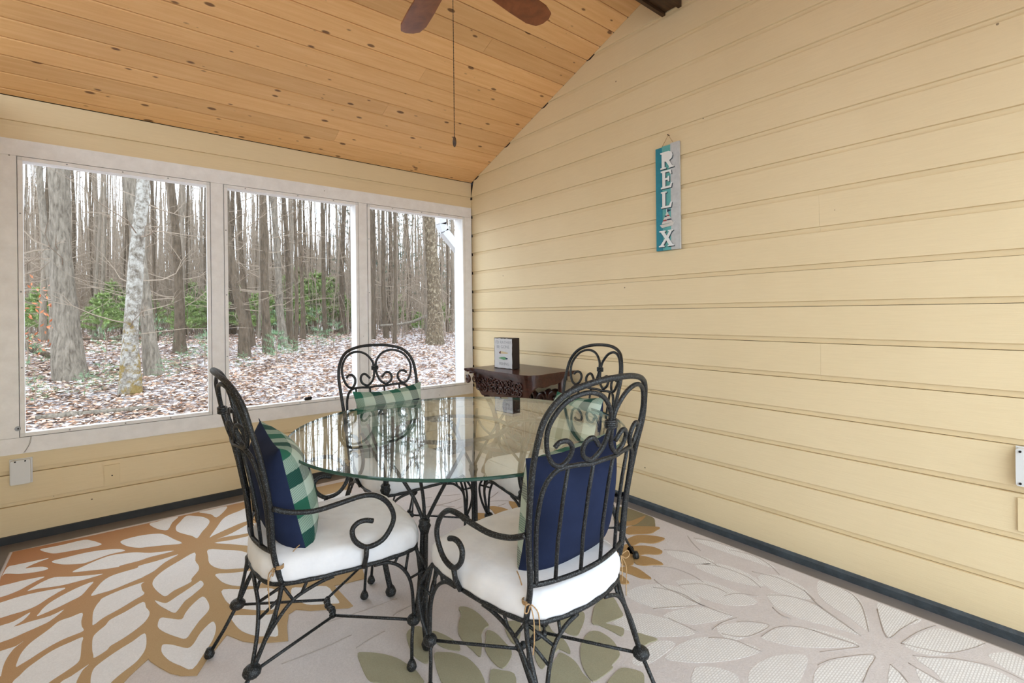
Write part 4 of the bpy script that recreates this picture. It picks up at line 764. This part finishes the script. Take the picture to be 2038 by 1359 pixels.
# ------------------------------------------------------------------ wrought iron armchair
def ypost(z):
    P = [(.30, -.178), (.41, -.182), (.506, -.193), (.648, -.207), (.80, -.238), (.914, -.268), (1.08, -.300)]
    for (a, b), (c, d) in zip(P[:-1], P[1:]):
        if z <= c: return b + (d - b) * (z - a) / (c - a)
    return P[-1][1]
def back(x, z): return (x, ypost(z) - .050 * (1 - min(1, (x / .225) ** 2)), z)
def mir(p): return [(-a[0], a[1], a[2]) for a in p]
def build_chair():
    c = empty('armchair', (0, 0, 0))
    I = M['iron']
    half = [(0,.285),(.13,.283),(.20,.268),(.232,.225),(.240,.10),(.228,-.05),(.196,-.178),(.13,-.225)]
    out = [(x, y, .400) for x, y in half] + [(0, -.243, .400)] + [(-x, y, .400) for x, y in reversed(half[1:])]
    loop = cr(out, 6, True)
    MB().tube(loop, .0072, 8, closed=True).build('seat_frame', I, c, True)
    # seat cushion
    prof = [(1.0, .405), (1.018, .414), (1.026, .434), (1.02, .456), (.985, .474), (.92, .483), (.74, .490), (.45, .494), (.2, .495)]
    cu = MB(); m = len(loop); vs = []
    for s, z in prof:
        for i, p in enumerate(loop):
            wob = 1 + .006 * math.sin(i * 1.7) * (s > .9)
            vs.append((p.x * s * wob, (p.y - .02) * s * wob + .02, z + .004 * math.sin(p.x * 9 + 1) * (s < 1)))
    vs.append((0, .02, .495)); fs = []
    for r in range(len(prof) - 1):
        for i in range(m): fs.append((r*m+i, r*m+(i+1) % m, (r+1)*m+(i+1) % m, (r+1)*m+i))
    e = len(vs) - 1; b0 = (len(prof)-1) * m
    for i in range(m): fs.append((b0+i, b0+(i+1) % m, e))
    fs.append(tuple(reversed(range(m))))
    cu.add(vs, fs); cuo = cu.build('seat_cushion', M['canvas'], c, True); cuo['label'] = 'white canvas seat cushion'
    # back hoop running into the rear posts
    side = [(.196,-.178,.40), back(.202,.506), back(.214,.648), back(.226,.80), back(.230,.90), back(.215,.975), back(.17,1.030), back(.09,1.055)]
    hp = cr(side + [back(0, 1.061)] + mir(list(reversed(side))), 6)
    MB().tube(hp, .0086, 10).build('back_hoop', I, c, True)
    # scrolled loops inside the hoop
    lp = [(180,358),(200,335),(240,335),(270,372),(262,420),(228,452),(180,430),(142,350),(140,250),(200,155),(300,118),(400,142),(465,210),(482,270),(480,330),(460,400),(420,440),(390,450),(345,425),(330,380),(350,345),(385,340),(430,385)]
    for s in (1, -1):
        q = [back(s * (492 - X) * .00058, 1.061 - (Y - 62) * .00058) for X, Y in lp]
        pt = cr(q, 5); MB().tube(pt, .0068, 8).build('back_scroll', I, c, True)
    cl = MB(); 
    for k in range(4): cl.tube([(back(0,.93)[0] + .019*math.cos(a*PI/6), back(0,.93)[1] + .012*math.sin(a*PI/6), .922 + k * .0055) for a in range(12)], .0035, 6, closed=True)
    cl.build('binding_clip', I, c, True)
    # serpentine rail arching down into the outer bars
    arch = [back(.186,.506), back(.193,.62), back(.197,.70), back(.190,.78), back(.160,.824), back(.10,.829), back(.05,.824)]
    MB().tube(cr(arch + [back(0, .826)] + mir(list(reversed(arch))), 6), .0068, 8).build('arched_rail', I, c, True)
    MB().tube(cr([back(.205,.508), back(.15,.506), back(.07,.506), back(0,.506), back(-.07,.506), back(-.15,.506), back(-.205,.508)], 5), .0070, 8).build('lower_rail', I, c, True)
    for x in (-.13, -.043, .043, .13):
        MB().tube([back(x, .508), back(x, .62), back(x, .74), back(x, .826)], .0056, 8).build('back_bar', I, c, True)
    arm = [(.219,-.206,.649),(.232,-.159,.631),(.247,-.093,.624),(.262,-.025,.635),(.267,.049,.645),(.267,.097,.637),(.267,.137,.606),(.267,.159,.56),(.267,.152,.522),(.267,.119,.483),(.267,.067,.474),(.267,.029,.504),(.267,.020,.541),(.267,.037,.560),(.267,.062,.563),(.267,.088,.555)]
    for s in (1, -1):
        A = arm if s == 1 else mir(arm)
        ao = MB().tube(cr(A, 4), .0085, 8).build('arm', I, c, True)
        MB().tube([(s*.267,.067,.476),(s*.262,.066,.44),(s*.245,.064,.40)], .0085, 8).build('arm_post', I, ao, True)
        # front leg: bundled strands
        f = lambda p: [(s*a, b, d) for a, b, d in p]
        L = MB()
        L.tube(cr(f([(.226,.255,.40),(.262,.280,.33),(.268,.268,.25),(.254,.240,.172)]), 6), .0060, 8)
        L.tube(cr(f([(.222,.262,.398),(.246,.262,.30),(.252,.245,.20),(.251,.236,.168)]), 6), .0058, 8)
        L.tube(cr(f([(.239,.10,.392),(.240,.155,.385),(.245,.20,.352),(.249,.228,.29),(.251,.235,.178)]), 6), .0060, 8)
        L.tube(cr(f([(.095,.283,.392),(.155,.283,.378),(.210,.276,.325),(.238,.258,.25),(.249,.238,.178)]), 6), .0060, 8)
        for a, b in (((.236,.185,.396),(.242,.170,.378)), ((.232,.225,.396),(.246,.208,.342)), ((.262,.282,.335),(.247,.222,.312)), ((.165,.278,.396),(.178,.281,.362)), ((.20,.27,.396),(.214,.273,.318))): L.tube(f([a, b]), .0048, 6)
        L.tube(f([(.251,.233,.166),(.254,.226,.10),(.260,.222,.012)]), [.0066,.0062,.0066], 8)
        lo = L.build('front_leg', I, c, True)
        MB().ball((s*.251,.234,.166), .024, .024, .019, 12, 8).build('collar', I, lo, True)
        MB().lathe([(.009,.034),(.015,.022),(.018,.010),(.014,.002),(.008,0)], (s*.260,.222,0), 12).build('foot', I, lo, True)
        L = MB()
        L.tube(cr(f([(.232,-.03,.394),(.222,-.064,.384),(.215,-.111,.367),(.214,-.148,.350),(.213,-.184,.315),(.212,-.23,.25),(.208,-.264,.176)]), 5), .0060, 8)
        L.tube(cr(f([(.196,-.178,.41),(.200,-.186,.362),(.204,-.206,.302),(.207,-.262,.174)]), 6), .0070, 8)
        L.tube(cr(f([(.06,-.243,.394),(.115,-.243,.378),(.155,-.240,.335),(.186,-.248,.26),(.205,-.266,.176)]), 6), .0060, 8)
        for a, b in (((.200,-.188,.358),(.213,-.206,.285)), ((.200,-.188,.358),(.172,-.242,.30)), ((.198,-.178,.396),(.214,-.150,.350)), ((.218,-.11,.396),(.215,-.125,.362)), ((.196,-.180,.392),(.150,-.238,.342)), ((.125,-.232,.396),(.128,-.24,.37))): L.tube(f([a, b]), .0050, 6)
        L.tube(f([(.208,-.265,.171),(.216,-.308,.09),(.225,-.355,.012)]), [.0068,.0062,.0066], 8)
        lo = L.build('rear_leg', I, c, True)
        MB().ball((s*.208,-.265,.171), .027, .027, .020, 12, 8).build('collar', I, lo, True)
        MB().lathe([(.009,.034),(.015,.022),(.018,.010),(.014,.002),(.008,0)], (s*.225,-.355,0), 12).build('foot', I, lo, True)
        MB().tube(f([(.208,-.262,.168),(.058,.013,.163)]), .0050, 8).build('stretcher', I, c, True)
        MB().tube(f([(.250,.232,.166),(.058,.013,.163)]), .0050, 8).build('stretcher', I, c, True)
        # twine tied round the post through the cushion corner
        px, py, pz = s*.199, -.186, .455
        tw = MB()
        for k in range(3): tw.tube([(px + .0125*math.cos(a*PI/5), py + .0125*math.sin(a*PI/5), pz + .004*k) for a in range(10)], .0019, 5, closed=True)
        tw.tube(cr([(px - s*.005, py + .012, pz), (px - s*.02, py + .05, pz + .035), (px - s*.03, py + .075, pz + .045)], 4), .0018, 5)
        tw.tube(cr([(px, py - .012, pz), (px + s*.004, py - .03, pz - .03), (px + s*.003, py - .03, pz - .09), (px + s*.006, py - .028, pz - .125)], 5), .0017, 5)
        tw.tube(cr([(px, py - .012, pz + .003), (px - s*.014, py - .028, pz - .02), (px - s*.018, py - .03, pz - .07)], 5), .0017, 5)
        tw.tube(cr([(px, py - .012, pz), (px + s*.022, py - .022, pz + .012), (px + s*.03, py - .024, pz - .004), (px + s*.016, py - .02, pz - .012), (px, py - .012, pz)], 4), .0017, 5)
        tw.build('twine_tie', M['twine'], c, True)
    t = MB(); pth = []; rad = []
    for i in range(41):
        x = -.06 + .12 * i / 40; pth.append((x, .013 + .0035*math.sin(i*.8), .163 + .0035*math.cos(i*.8))); rad.append(.0095 + .003 * math.sin(i * 1.05))
    t.tube(pth, rad, 8); t.build('twisted_stretcher', I, c, True)
    return c
def build_pillow():
    n = 18; s = .203; mb = MB(); top = []; vs = []
    for side in (1, -1):
        for i in range(n + 1):
            for j in range(n + 1):
                u, v = -1 + 2*i/n, -1 + 2*j/n
                k = 1 - .11 * (1 - u*u) * abs(v) ** 3; k2 = 1 - .11 * (1 - v*v) * abs(u) ** 3
                th = .094 * ((1 - abs(u) ** 2.6) * (1 - abs(v) ** 2.6)) ** .62
                vs.append((u * s * k2, side * (th + .0012), v * s * k))
    fs = []; mi = []
    for side in (0, 1):
        o = side * (n + 1) ** 2
        for i in range(n):
            for j in range(n):
                a = o + i*(n+1) + j; fs.append((a, a+n+1, a+n+2, a+1) if side else (a, a+1, a+n+2, a+n+1)); mi.append(side)
    m2 = (n+1)**2
    rim = [i*(n+1) for i in range(n+1)] + [n*(n+1)+j for j in range(1, n+1)] + [i*(n+1)+n for i in range(n-1, -1, -1)] + [j for j in range(n-1, 0, -1)]
    for a, b in zip(rim, rim[1:] + rim[:1]): fs.append((a, b, b + m2, a + m2)); mi.append(1)
    e = empty('throw_pillow')
    for which, mat, nm in ((0, M['plaid'], 'plaid_face'), (1, M['navy'], 'navy_back')):
        used = [f for f, q in zip(fs, mi) if q == which]; ids = sorted({i for f in used for i in f}); mp = {a: b for b, a in enumerate(ids)}
        me = bpy.data.meshes.new(nm); me.from_pydata([vs[i] for i in ids], [], [tuple(mp[i] for i in f) for f in used]); me.materials.append(mat)
        uv = me.uv_layers.new(name='UVMap')
        for lp in me.loops:
            co = me.vertices[lp.vertex_index].co; uv.data[lp.index].uv = (co.x / .41 + .5, co.z / .41 + .5)
        bmx = bmesh.new(); bmx.from_mesh(me); bmesh.ops.recalc_face_normals(bmx, faces=bmx.faces); bmx.to_mesh(me); bmx.free()
        me.polygons.foreach_set('use_smooth', [True] * len(me.polygons))
        o = bpy.data.objects.new(nm, me); COL.objects.link(o); o.parent = e
    return e
chair0 = build_chair(); pil0 = build_pillow()
POSES = [(-2.036, -2.041, -1.642, 'black wrought iron armchair seen from the side at the left of the table', 'green plaid pillow with navy back in the left armchair', (0, -.142, .642), -13, 4),
         (-1.569, -2.665, .036, 'black wrought iron armchair in front with its back to the camera', 'navy backed plaid pillow in the nearest armchair', (.040, -.122, .645), -11, -3),
         (-1.465, -1.476, 3.145, 'black wrought iron armchair facing the camera below the screens', 'green and navy plaid pillow in the armchair below the screens', (-.015, -.120, .640), -11, 2),
         (-.915, -2.054, 1.394, 'black wrought iron armchair between the table and the right wall', 'pale green plaid pillow in the armchair by the right wall', (.0, -.130, .615), -18, 4)]
for i, (x, y, rz, lab, plab, pp, tilt, rollz) in enumerate(POSES):
    c = chair0 if i == 0 else copy_tree(chair0)
    c.location = (x, y, RZ + .001); c.rotation_euler = (0, 0, rz); tag(c, lab, 'chair', 'wrought iron armchairs round the table')
for i, (x, y, rz, lab, plab, pp, tilt, rollz) in enumerate(POSES):
    p = pil0 if i == 0 else copy_tree(pil0)
    p.matrix_world = Matrix.Translation((x, y, RZ + .001)) @ Matrix.Rotation(rz, 4, 'Z') @ Matrix.Translation(pp) @ Matrix.Rotation(math.radians(-tilt), 4, 'X') @ Matrix.Rotation(math.radians(rollz), 4, 'Y')
    tag(p, plab, 'pillow', 'plaid throw pillows on the armchairs')

# ------------------------------------------------------------------ outside: ground, leaves, trees
def gz(x, y):
    b = -.30 + .07 * min(max(y, 0), 12) + max(0, min(y - 12, 40)) * .004
    return b + .05 * (noise.noise((x * .35, y * .35, 0))) * min(1, max(0, y - .6))
gr = MB()
xs = [-70, -45, -30, -22] + [-16 + .5 * i for i in range(77)] + [26, 34, 45, 60, 80]
ys = [-60, -30, -15, -8, -4.8, -2, .2] + [.7 + .5 * i for i in range(58)] + [32, 36, 42, 50, 60, 75, 95]
vs = [(x, y, gz(x, y) if y > .1 else -.30) for y in ys for x in xs]; nx = len(xs)
gr.add(vs, [(j*nx+i, j*nx+i+1, (j+1)*nx+i+1, (j+1)*nx+i) for j in range(len(ys)-1) for i in range(nx-1)])
tag(gr.build('woodland_ground', M['ground'], smooth=True), 'forest floor with patchy thin snow and brown leaves', 'ground', kind='structure')

rr = random.Random(11)
lm = MB()
def wedge(dmin, dmax, p=1.0, x0=20, x1=960):
    D = dmin + (dmax - dmin) * rr.random() ** p; px = rr.uniform(x0, x1)
    q = CAMPOS + _d * D + _r0 * ((px - 1019) / 967.74 * D)
    return q.x, q.y
cnt = 0
while cnt < 70000:
    x, y = wedge(3.6, 22, 1.25)
    if y < .35: continue
    cnt += 1
    s = rr.uniform(.02, .048) * (1 + y * .03); a = rr.random() * 2 * PI; t = rr.uniform(-.5, .5); z = gz(x, y) + .004 + rr.random() * .022
    ca, sa = math.cos(a) * s, math.sin(a) * s; w = rr.uniform(.35, .6); h = rr.uniform(0, .6) * s
    o = len(lm.v)
    lm.v += [(x - ca, y - sa, z + rr.random() * h), (x - sa * w, y + ca * w, z + t * s * .5 + .3 * s), (x + ca, y + sa, z + rr.random() * h), (x + sa * w, y - ca * w, z - t * s * .5 + .3 * s)]
    lm.f += [(o, o+1, o+2), (o, o+2, o+3)]; lm.m += [0, 0]
lv = lm.build('leaf_litter', M['leaf'], fix=False)
tag(lv, 'fallen brown and frosted leaves covering the forest floor', 'leaves', kind='stuff')

def trunk_path(base, lean, h, r, seed, bend=.06):
    q = random.Random(seed); P = []; n = 14
    for i in range(n + 1):
        z = h * (i / n) ** 1.25
        o = lean * z + bend * math.sin(z * .8 + q.random() * .4 + seed) * min(1, z)
        c = Vector((base[0], base[1], base[2] - .12)) + _r0 * o + _d * (bend * .6 * math.cos(z * .7 + seed)) + Vector((0, 0, z))
        P.append(c)
    R = [r * (1.45 if i == 0 else 1.15 if i == 1 else 1 - .74 * (i / n)) for i in range(n + 1)]
    return P, R
def twigs(mb, P, R, nb, seed, zmin=1.0, lmax=2.2, sub=2):
    q = random.Random(seed * 13 + 5); L = len(P)
    for k in range(nb):
        i = q.randint(1, L - 2); t = q.random(); c = P[i].lerp(P[i+1], t)
        if c.z - P[0].z < zmin: continue
        a = q.random() * 2 * PI; l = q.uniform(.5, lmax); up = q.uniform(-.15, .55)
        d = Vector((math.cos(a), math.sin(a), up)).normalized(); pts = [c]; r0 = q.uniform(.006, .016)
        for s in range(4):
            d = (d + Vector((q.uniform(-.3,.3), q.uniform(-.3,.3), q.uniform(-.15,.3)))).normalized(); pts.append(pts[-1] + d * l / 4)
        mb.tube(pts, [r0, r0*.8, r0*.6, r0*.4, r0*.2], 3, caps=False)
        for s in range(sub):
            b = pts[q.randint(1, 3)]; e = (d + Vector((q.uniform(-1,1), q.uniform(-1,1), q.uniform(-.3,.8)))).normalized() * l * q.uniform(.25, .5)
            m_ = b + e * .5 + Vector((q.uniform(-.05,.05), q.uniform(-.05,.05), q.uniform(-.02,.06)))
            mb.tube([b, m_, b + e], [r0*.45, r0*.3, r0*.15], 3, caps=False)
def tree(name, base, r, lean, mat, seed, label, h=11, nb=16, group=None, cat='tree', bend=.06, moss=False):
    t = empty(name, base, label=label, cat=cat, group=group)
    P, R = trunk_path((0, 0, 0), lean, h, r, seed, bend)
    pc = cr(P, 2); rc = []
    for i in range(len(pc)): rc.append(R[i // 2] if i % 2 == 0 else (R[i // 2] + R[min(i // 2 + 1, len(R) - 1)]) / 2)
    mb = MB().tube(pc, rc, 12)
    mb.v = [tuple(Vector(v) + Vector((noise.noise((v[0]*9+seed, v[1]*9, v[2]*1.5)), noise.noise((v[0]*9, v[1]*9+seed, v[2]*1.5)), 0)) * r * .22) for v in mb.v]
    mb.build('trunk', mat, t, True)
    if nb:
        b = MB(); twigs(b, P, R, nb, seed); 
        if b.v: b.build('branches', M['twig'], t, fix=False)
    if moss:
        q = random.Random(seed); b = MB()
        for k in range(5):
            a = -PI/2 - .4 + q.uniform(-.7, .7); z = q.uniform(.03, .35) if k < 3 else q.uniform(.7, 1.1); c = P[0].lerp(P[2], min(1, (z + .12) / P[2].z if P[2].z else 0))
            b.ball((c.x + math.cos(a)*r*.85, c.y + math.sin(a)*r*.85, z), r*.5, r*.4, r*.8, 8, 6)
        b.build('moss', M['moss'], t, True)
    return t
BIG = [
 ('oak_tree', (-3.29,7.22), .195, -.054, 'bark', 'broad grey oak trunk, thickest in the left screen', 14, .03, False),
 ('birch_tree', (-2.52,5.54), .115, .050, 'bark3', 'pale lichen spotted trunk with mossy foot in the left screen', 12, .05, True),
 ('leaning_tree', (-2.17,7.03), .118, -.125, 'bark', 'grey trunk leaning left right behind the lichen spotted one', 10, .03, False),
 ('maple_tree', (-1.59,9.86), .115, -.03, 'bark2', 'brown trunk near the right edge of the left screen', 22, .05, False),
 ('ash_tree', (-3.94,12.68), .10, -.06, 'bark', 'slim grey trunk just left of the broad oak', 12, .05, False),
 ('curved_tree', (-.43,8.68), .104, -.075, 'bark2', 'brown trunk curving at its foot, leftmost in the middle screen', 18, .14, False),
 ('slim_tree', (.08,10.53), .08, -.085, 'bark2', 'slim brown trunk leaning left beside the curved trunk', 14, .06, False),
 ('double_tree', (.20,9.21), .112, -.04, 'bark2', 'dark brown trunk directly behind the small pine seedling', 22, .04, False),
 ('pale_tree', (.78,10.23), .10, -.075, 'bark', 'paler grey trunk leaning left in the middle of the middle screen', 14, .04, False),
 ('dark_tree', (1.00,10.6), .084, -.025, 'bark2', 'dark upright trunk close right of the paler grey trunk', 14, .05, False),
 ('pole_tree', (.81,9.33), .052, .02, 'bark2', 'thin reddish brown pole trunk right of the paler grey trunk', 8, .05, False),
 ('pole_tree', (1.66,11.66), .069, .0, 'bark2', 'thin straight trunk standing before the green shrubs', 10, .04, False),
 ('forest_tree', (3.57,13.62), .108, .02, 'bark2', 'dark brown trunk at the right edge of the middle screen', 12, .05, False),
 ('forest_tree', (4.20,11.27), .083, -.03, 'bark2', 'slim brown trunk, leftmost in the screen nearest the corner', 12, .05, False),
 ('forest_tree', (5.95,14.81), .11, 0, 'bark2', 'second brown trunk from the left in the corner screen', 10, .05, False),
 ('forest_tree', (6.99,15.18), .11, -.015, 'bark2', 'straight brown trunk in the middle of the corner screen', 12, .05, False),
 ('shagbark_tree', (4.85,9.23), .245, -.03, 'bark4', 'thick dark shaggy trunk in the corner screen', 9, .03, False),
]
BASES = []
for i, (nm, (x, y), r, ln, mt, lab, nb, bend, ms) in enumerate(BIG):
    tree(nm, (x, y, gz(x, y)), r, ln, M[mt], i + 3, lab, 11, nb * 2, bend=bend); BASES.append((x, y, r))

# the many slender trunks deeper in the wood
protos = []
for k in range(6):
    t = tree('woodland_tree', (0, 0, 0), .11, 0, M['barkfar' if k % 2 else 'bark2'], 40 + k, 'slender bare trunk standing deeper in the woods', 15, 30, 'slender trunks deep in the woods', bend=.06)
    protos.append(t)
k = 0; tries = 0; used = list(BASES)
while k < 250 and tries < 6000:
    tries += 1
    x, y = wedge(14, 46, 1.0, 30, 930)
    if y < 6 or any((x-a)**2 + (y-b)**2 < (.45 + c) ** 2 for a, b, c in used): continue
    used.append((x, y, .15))
    t = protos[k] if k < 6 else copy_tree(protos[k % 6])
    s = rr.uniform(.28, .80)
    t.location = (x, y, gz(x, y)); t.rotation_euler = (rr.uniform(-.035, .035), rr.uniform(-.035, .035), rr.random() * 6.28); t.scale = (s, s, 1)
    k += 1
# distant trunks and brush closing the view
fm = MB()
for k in range(1500):
    x, y = wedge(40, 90, .8, -250, 1100); h = (y + 4) * rr.uniform(.07, .22); r = rr.uniform(.05, .14); z = gz(x, y) - .2; lx, ly = rr.uniform(-.6, .6), rr.uniform(-.3, .3)
    fm.tube([(x, y, z), (x + lx * .5, y + ly, z + h * .5), (x + lx, y, z + h)], [r, r * .8, r * .5], 4, caps=False)
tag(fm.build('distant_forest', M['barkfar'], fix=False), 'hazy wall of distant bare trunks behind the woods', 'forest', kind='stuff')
bm2 = MB()
for k in range(3800):
    x, y = wedge(16, 42, .9, 20, 930); z = gz(x, y); h = rr.uniform(.8, 7.0)
    pts = [Vector((x, y, z))]
    for s in range(3): pts.append(pts[-1] + Vector((rr.uniform(-.35,.35), rr.uniform(-.35,.35), h / 3)))
    r = rr.uniform(.006, .02); bm2.tube(pts, [r, r*.8, r*.6, r*.3], 3, caps=False)
    for s in range(4):
        b = pts[rr.randint(1, 3)]; e = Vector((rr.uniform(-.9,.9), rr.uniform(-.9,.9), rr.uniform(-.1,.5)))
        bm2.tube([b, b + e * .5 + Vector((0,0,.05)), b + e], [r*.6, r*.4, r*.2], 3, caps=False)
tag(bm2.build('bare_brush', M['twig'], fix=False), 'tangle of bare twigs and saplings between the trunks', 'brush', kind='stuff')

# evergreen seedlings, shrubs and conifers
def needles_on(mb, a, b, n, ln, q, w=.0045):
    ax = (b - a); L = ax.length
    if L < 1e-6: return
    ax.normalize(); o1 = ax.orthogonal().normalized(); o2 = ax.cross(o1)
    for k in range(n):
        c = a.lerp(b, q.random()); an = q.random() * 2 * PI; d = (o1 * math.cos(an) + o2 * math.sin(an) + ax * .7).normalized() * ln * q.uniform(.6, 1.1)
        sd = d.cross(Vector((0, 0, 1))); sd = (sd.normalized() if sd.length > 1e-6 else o1) * w
        o = len(mb.v); mb.v += [tuple(c - sd), tuple(c + sd), tuple(c + d)]; mb.f.append((o, o+1, o+2)); mb.m.append(0)
def sapling(name, h, seed, mat, label, group, whorls=5, ln=.09, dens=16, spread=.5, w=.0045, cat='seedling'):
    q = random.Random(seed); t = empty(name, label=label, cat=cat, group=group)
    st = MB().tube([(0,0,-.03), (q.uniform(-.03,.03), q.uniform(-.03,.03), h*.5), (q.uniform(-.05,.05), 0, h)], [.012*h+.004, .008*h+.003, .003], 6); st.build('stem', M['twig'], t)
    nd = MB()
    for i in range(whorls):
        z = h * (.22 + .75 * i / whorls); r = spread * h * (1.05 - i / (whorls + .6))
        for k in range(6):
            a = 2 * PI * k / 6 + i * .5 + q.random() * .5; b0 = Vector((0, 0, z)); b1 = Vector((math.cos(a) * r, math.sin(a) * r, z + r * q.uniform(.0, .45)))
            needles_on(nd, b0.lerp(b1, .25), b1, int(dens * (1 + r)), ln, q, w)
    needles_on(nd, Vector((0, 0, h*.8)), Vector((0, 0, h)), 14, ln, q, w)
    nd.build('needles', mat, t, fix=False); return t
def place(t, x, y, s, rz):
    t.location = (x, y, gz(x, y)); t.scale = (s, s, s); t.rotation_euler = (0, 0, rz)
sp1 = sapling('pine_seedling', .9, 1, M['needle'], 'feathery young pine growing before the dark trunks in the middle screen', None, 5, .11, 26, .55, .005); place(sp1, -.02, 7.45, .85, .3)
sp2 = sapling('pine_seedling', 1.0, 2, M['needle'], 'low green pine seedling on the snowy leaves', 'low pine seedlings on the forest floor', 4, .10, 22, .62, .005)
spots = [(-3.55,5.3,.30),(-3.05,5.55,.27),(-2.85,5.95,.32),(-2.62,6.3,.26),(-4.1,7.2,.42),(-3.95,8.3,.5),(-2.05,6.4,.28),(-1.75,7.2,.3),(-1.30,7.9,.5),(-1.15,8.4,.48),(-.75,7.0,.24),(1.35,9.2,.42),(1.9,9.6,.5),(2.4,9.1,.3),(-2.9,9.4,.5),(-2.0,10.2,.6),(.5,8.2,.3),(-4.6,9.6,.6),(1.1,12.2,.7),(2.4,12.6,.7)]
for i, (x, y, s) in enumerate(spots): place(sp2 if i == 0 else copy_tree(sp2), x, y, s * 1.5, i * 1.3)
sh = sapling('evergreen_shrub', 1.9, 3, M['shrub'], 'bright green evergreen shrub among the trunks', 'green shrubs among the trunks', 8, .14, 130, .42, .012, cat='shrub')
spots = [(-5.2,14.5,.8),(-4.6,17,.9),(-3.1,15.5,.8),(-2.2,16.5,1.0),(-1.0,14.5,.75),(-.2,15.5,.95),(.9,14.2,.8),(1.5,15.2,.8),(2.6,15.0,1.15),(3.3,15.8,1.3),(4.1,16.5,1.25),(3.0,17.5,1.5),(2.1,13.9,.8),(5.3,16.5,.8),(7.6,17.5,.9),(9.5,17.0,.8),(-.6,18,1.1),(-5.8,18.5,1.1),(6.3,13.0,.45),(8.3,14.6,.6),(-2.9,19.5,1.1),(1.0,18.5,1.1)]
for i, (x, y, s) in enumerate(spots): place(sh if i == 0 else copy_tree(sh), x, y, s, i * 1.7)
cf = sapling('hemlock_tree', 9, 4, M['needledark'], 'dark green conifer between the trunks in the corner screen', 'conifers in the corner screen', 16, .16, 34, .30, .014, cat='conifer')
for i, (x, y, s) in enumerate([(8.2,19.5,.9),(10.6,21.5,1.0),(7.0,22,.85),(12.6,20.5,.8)]): place(cf if i == 0 else copy_tree(cf), x, y, s, i * 2.1)
# a beech sapling that kept its rusty leaves
be = empty('beech_sapling', (-4.25, 9.3, gz(-4.25, 9.3)), label='bare sapling with a few rust orange leaves at the left', cat='sapling')
P, R = trunk_path((0,0,0), .12, 2.4, .02, 91, .1); q = random.Random(8)
b = MB(); b.tube(P, [r*.9 for r in R], 6); b.build('stem', M['twig'], be)
b = MB(); twigs(b, P, R, 26, 91, .5, 1.2); b.build('branches', M['twig'], be, fix=False)
b = MB()
for k in range(130):
    c = Vector(P[q.randint(4, 10)]) + Vector((q.uniform(-.55,.75), q.uniform(-.5,.5), q.uniform(-.2,.3))); e1 = Vector((q.uniform(-1,1), q.uniform(-1,1), q.uniform(-1,1))).normalized() * .05; e2 = e1.orthogonal().normalized() * .022
    o = len(b.v); b.v += [tuple(c - e1), tuple(c + e2), tuple(c + e1), tuple(c - e2)]; b.f.append((o, o+1, o+2, o+3)); b.m.append(0)
b.build('rusty_leaves', M['rust'], be, fix=False)
# fallen logs
def log(name, pts, r, mat, label):
    p = cr([(x, y, gz(x, y) + dz) for x, y, dz in pts], 4); n = len(p)
    mb = MB().tube(p, [r * (1 - .35 * i / n) for i in range(n)], 10)
    mb.v = [tuple(Vector(v) + Vector((noise.noise((v[0]*6, v[1]*6, v[2]*6)),)*3) * r * .3) for v in mb.v]
    return tag(mb.build(name, mat, smooth=True), label, 'log')
log('fallen_log', [(-3.45,4.45,.02),(-3.0,4.42,.03),(-2.55,4.36,.03),(-2.25,4.30,.02)], .05, M['bark'], 'snow dusted log lying close below the left screen')
log('fallen_log', [(-5.1,10.6,.62),(-4.4,10.2,.40),(-3.75,9.8,.06)], .085, M['bark2'], 'dark fallen trunk slanting down at the far left')
log('fallen_branch', [(-4.0,13.4,.12),(-3.0,13.0,.16),(-2.2,12.4,.10)], .035, M['bark2'], 'thin fallen branch lying between the oak and the lichened trunk')
log('fallen_branch', [(5.6,11.0,.75),(4.6,10.6,.55),(3.6,10.4,.50)], .05, M['bark'], 'broken pale limb leaning on the shaggy trunk')
# white downspout of the roof gutter outside the corner screen
ds = empty('downspout', (.06, .62, 1.9), label='white gutter downspout elbow outside the corner screen', cat='downspout')
def sq(mb, P, w):
    P = [Vector(p) for p in P]
    for a, b_ in zip(P[:-1], P[1:]):
        t = (b_ - a).normalized(); s = Vector((0, 1, 0)); u = t.cross(s).normalized(); s = u.cross(t)
        vs = [c + s * i * w + u * j * w for c in (a, b_) for i, j in ((-1,-1),(1,-1),(1,1),(-1,1))]
        mb.add(vs, [(0,3,2,1),(4,5,6,7),(0,1,5,4),(1,2,6,5),(2,3,7,6),(3,0,4,7)])
mb = MB(); sq(mb, [(-.03, 0, .55), (-.03, 0, .30)], .042); mb.build('outlet_tube', M['aluminium'], ds)
mb = MB(); sq(mb, [(-.03, 0, .31), (.0, 0, .23), (.20, 0, .03)], .042); mb.build('elbow', M['aluminium'], ds)
mb = MB(); sq(mb, [(.20, 0, .06), (.20, 0, -2.1)], .042); mb.build('pipe', M['aluminium'], ds)
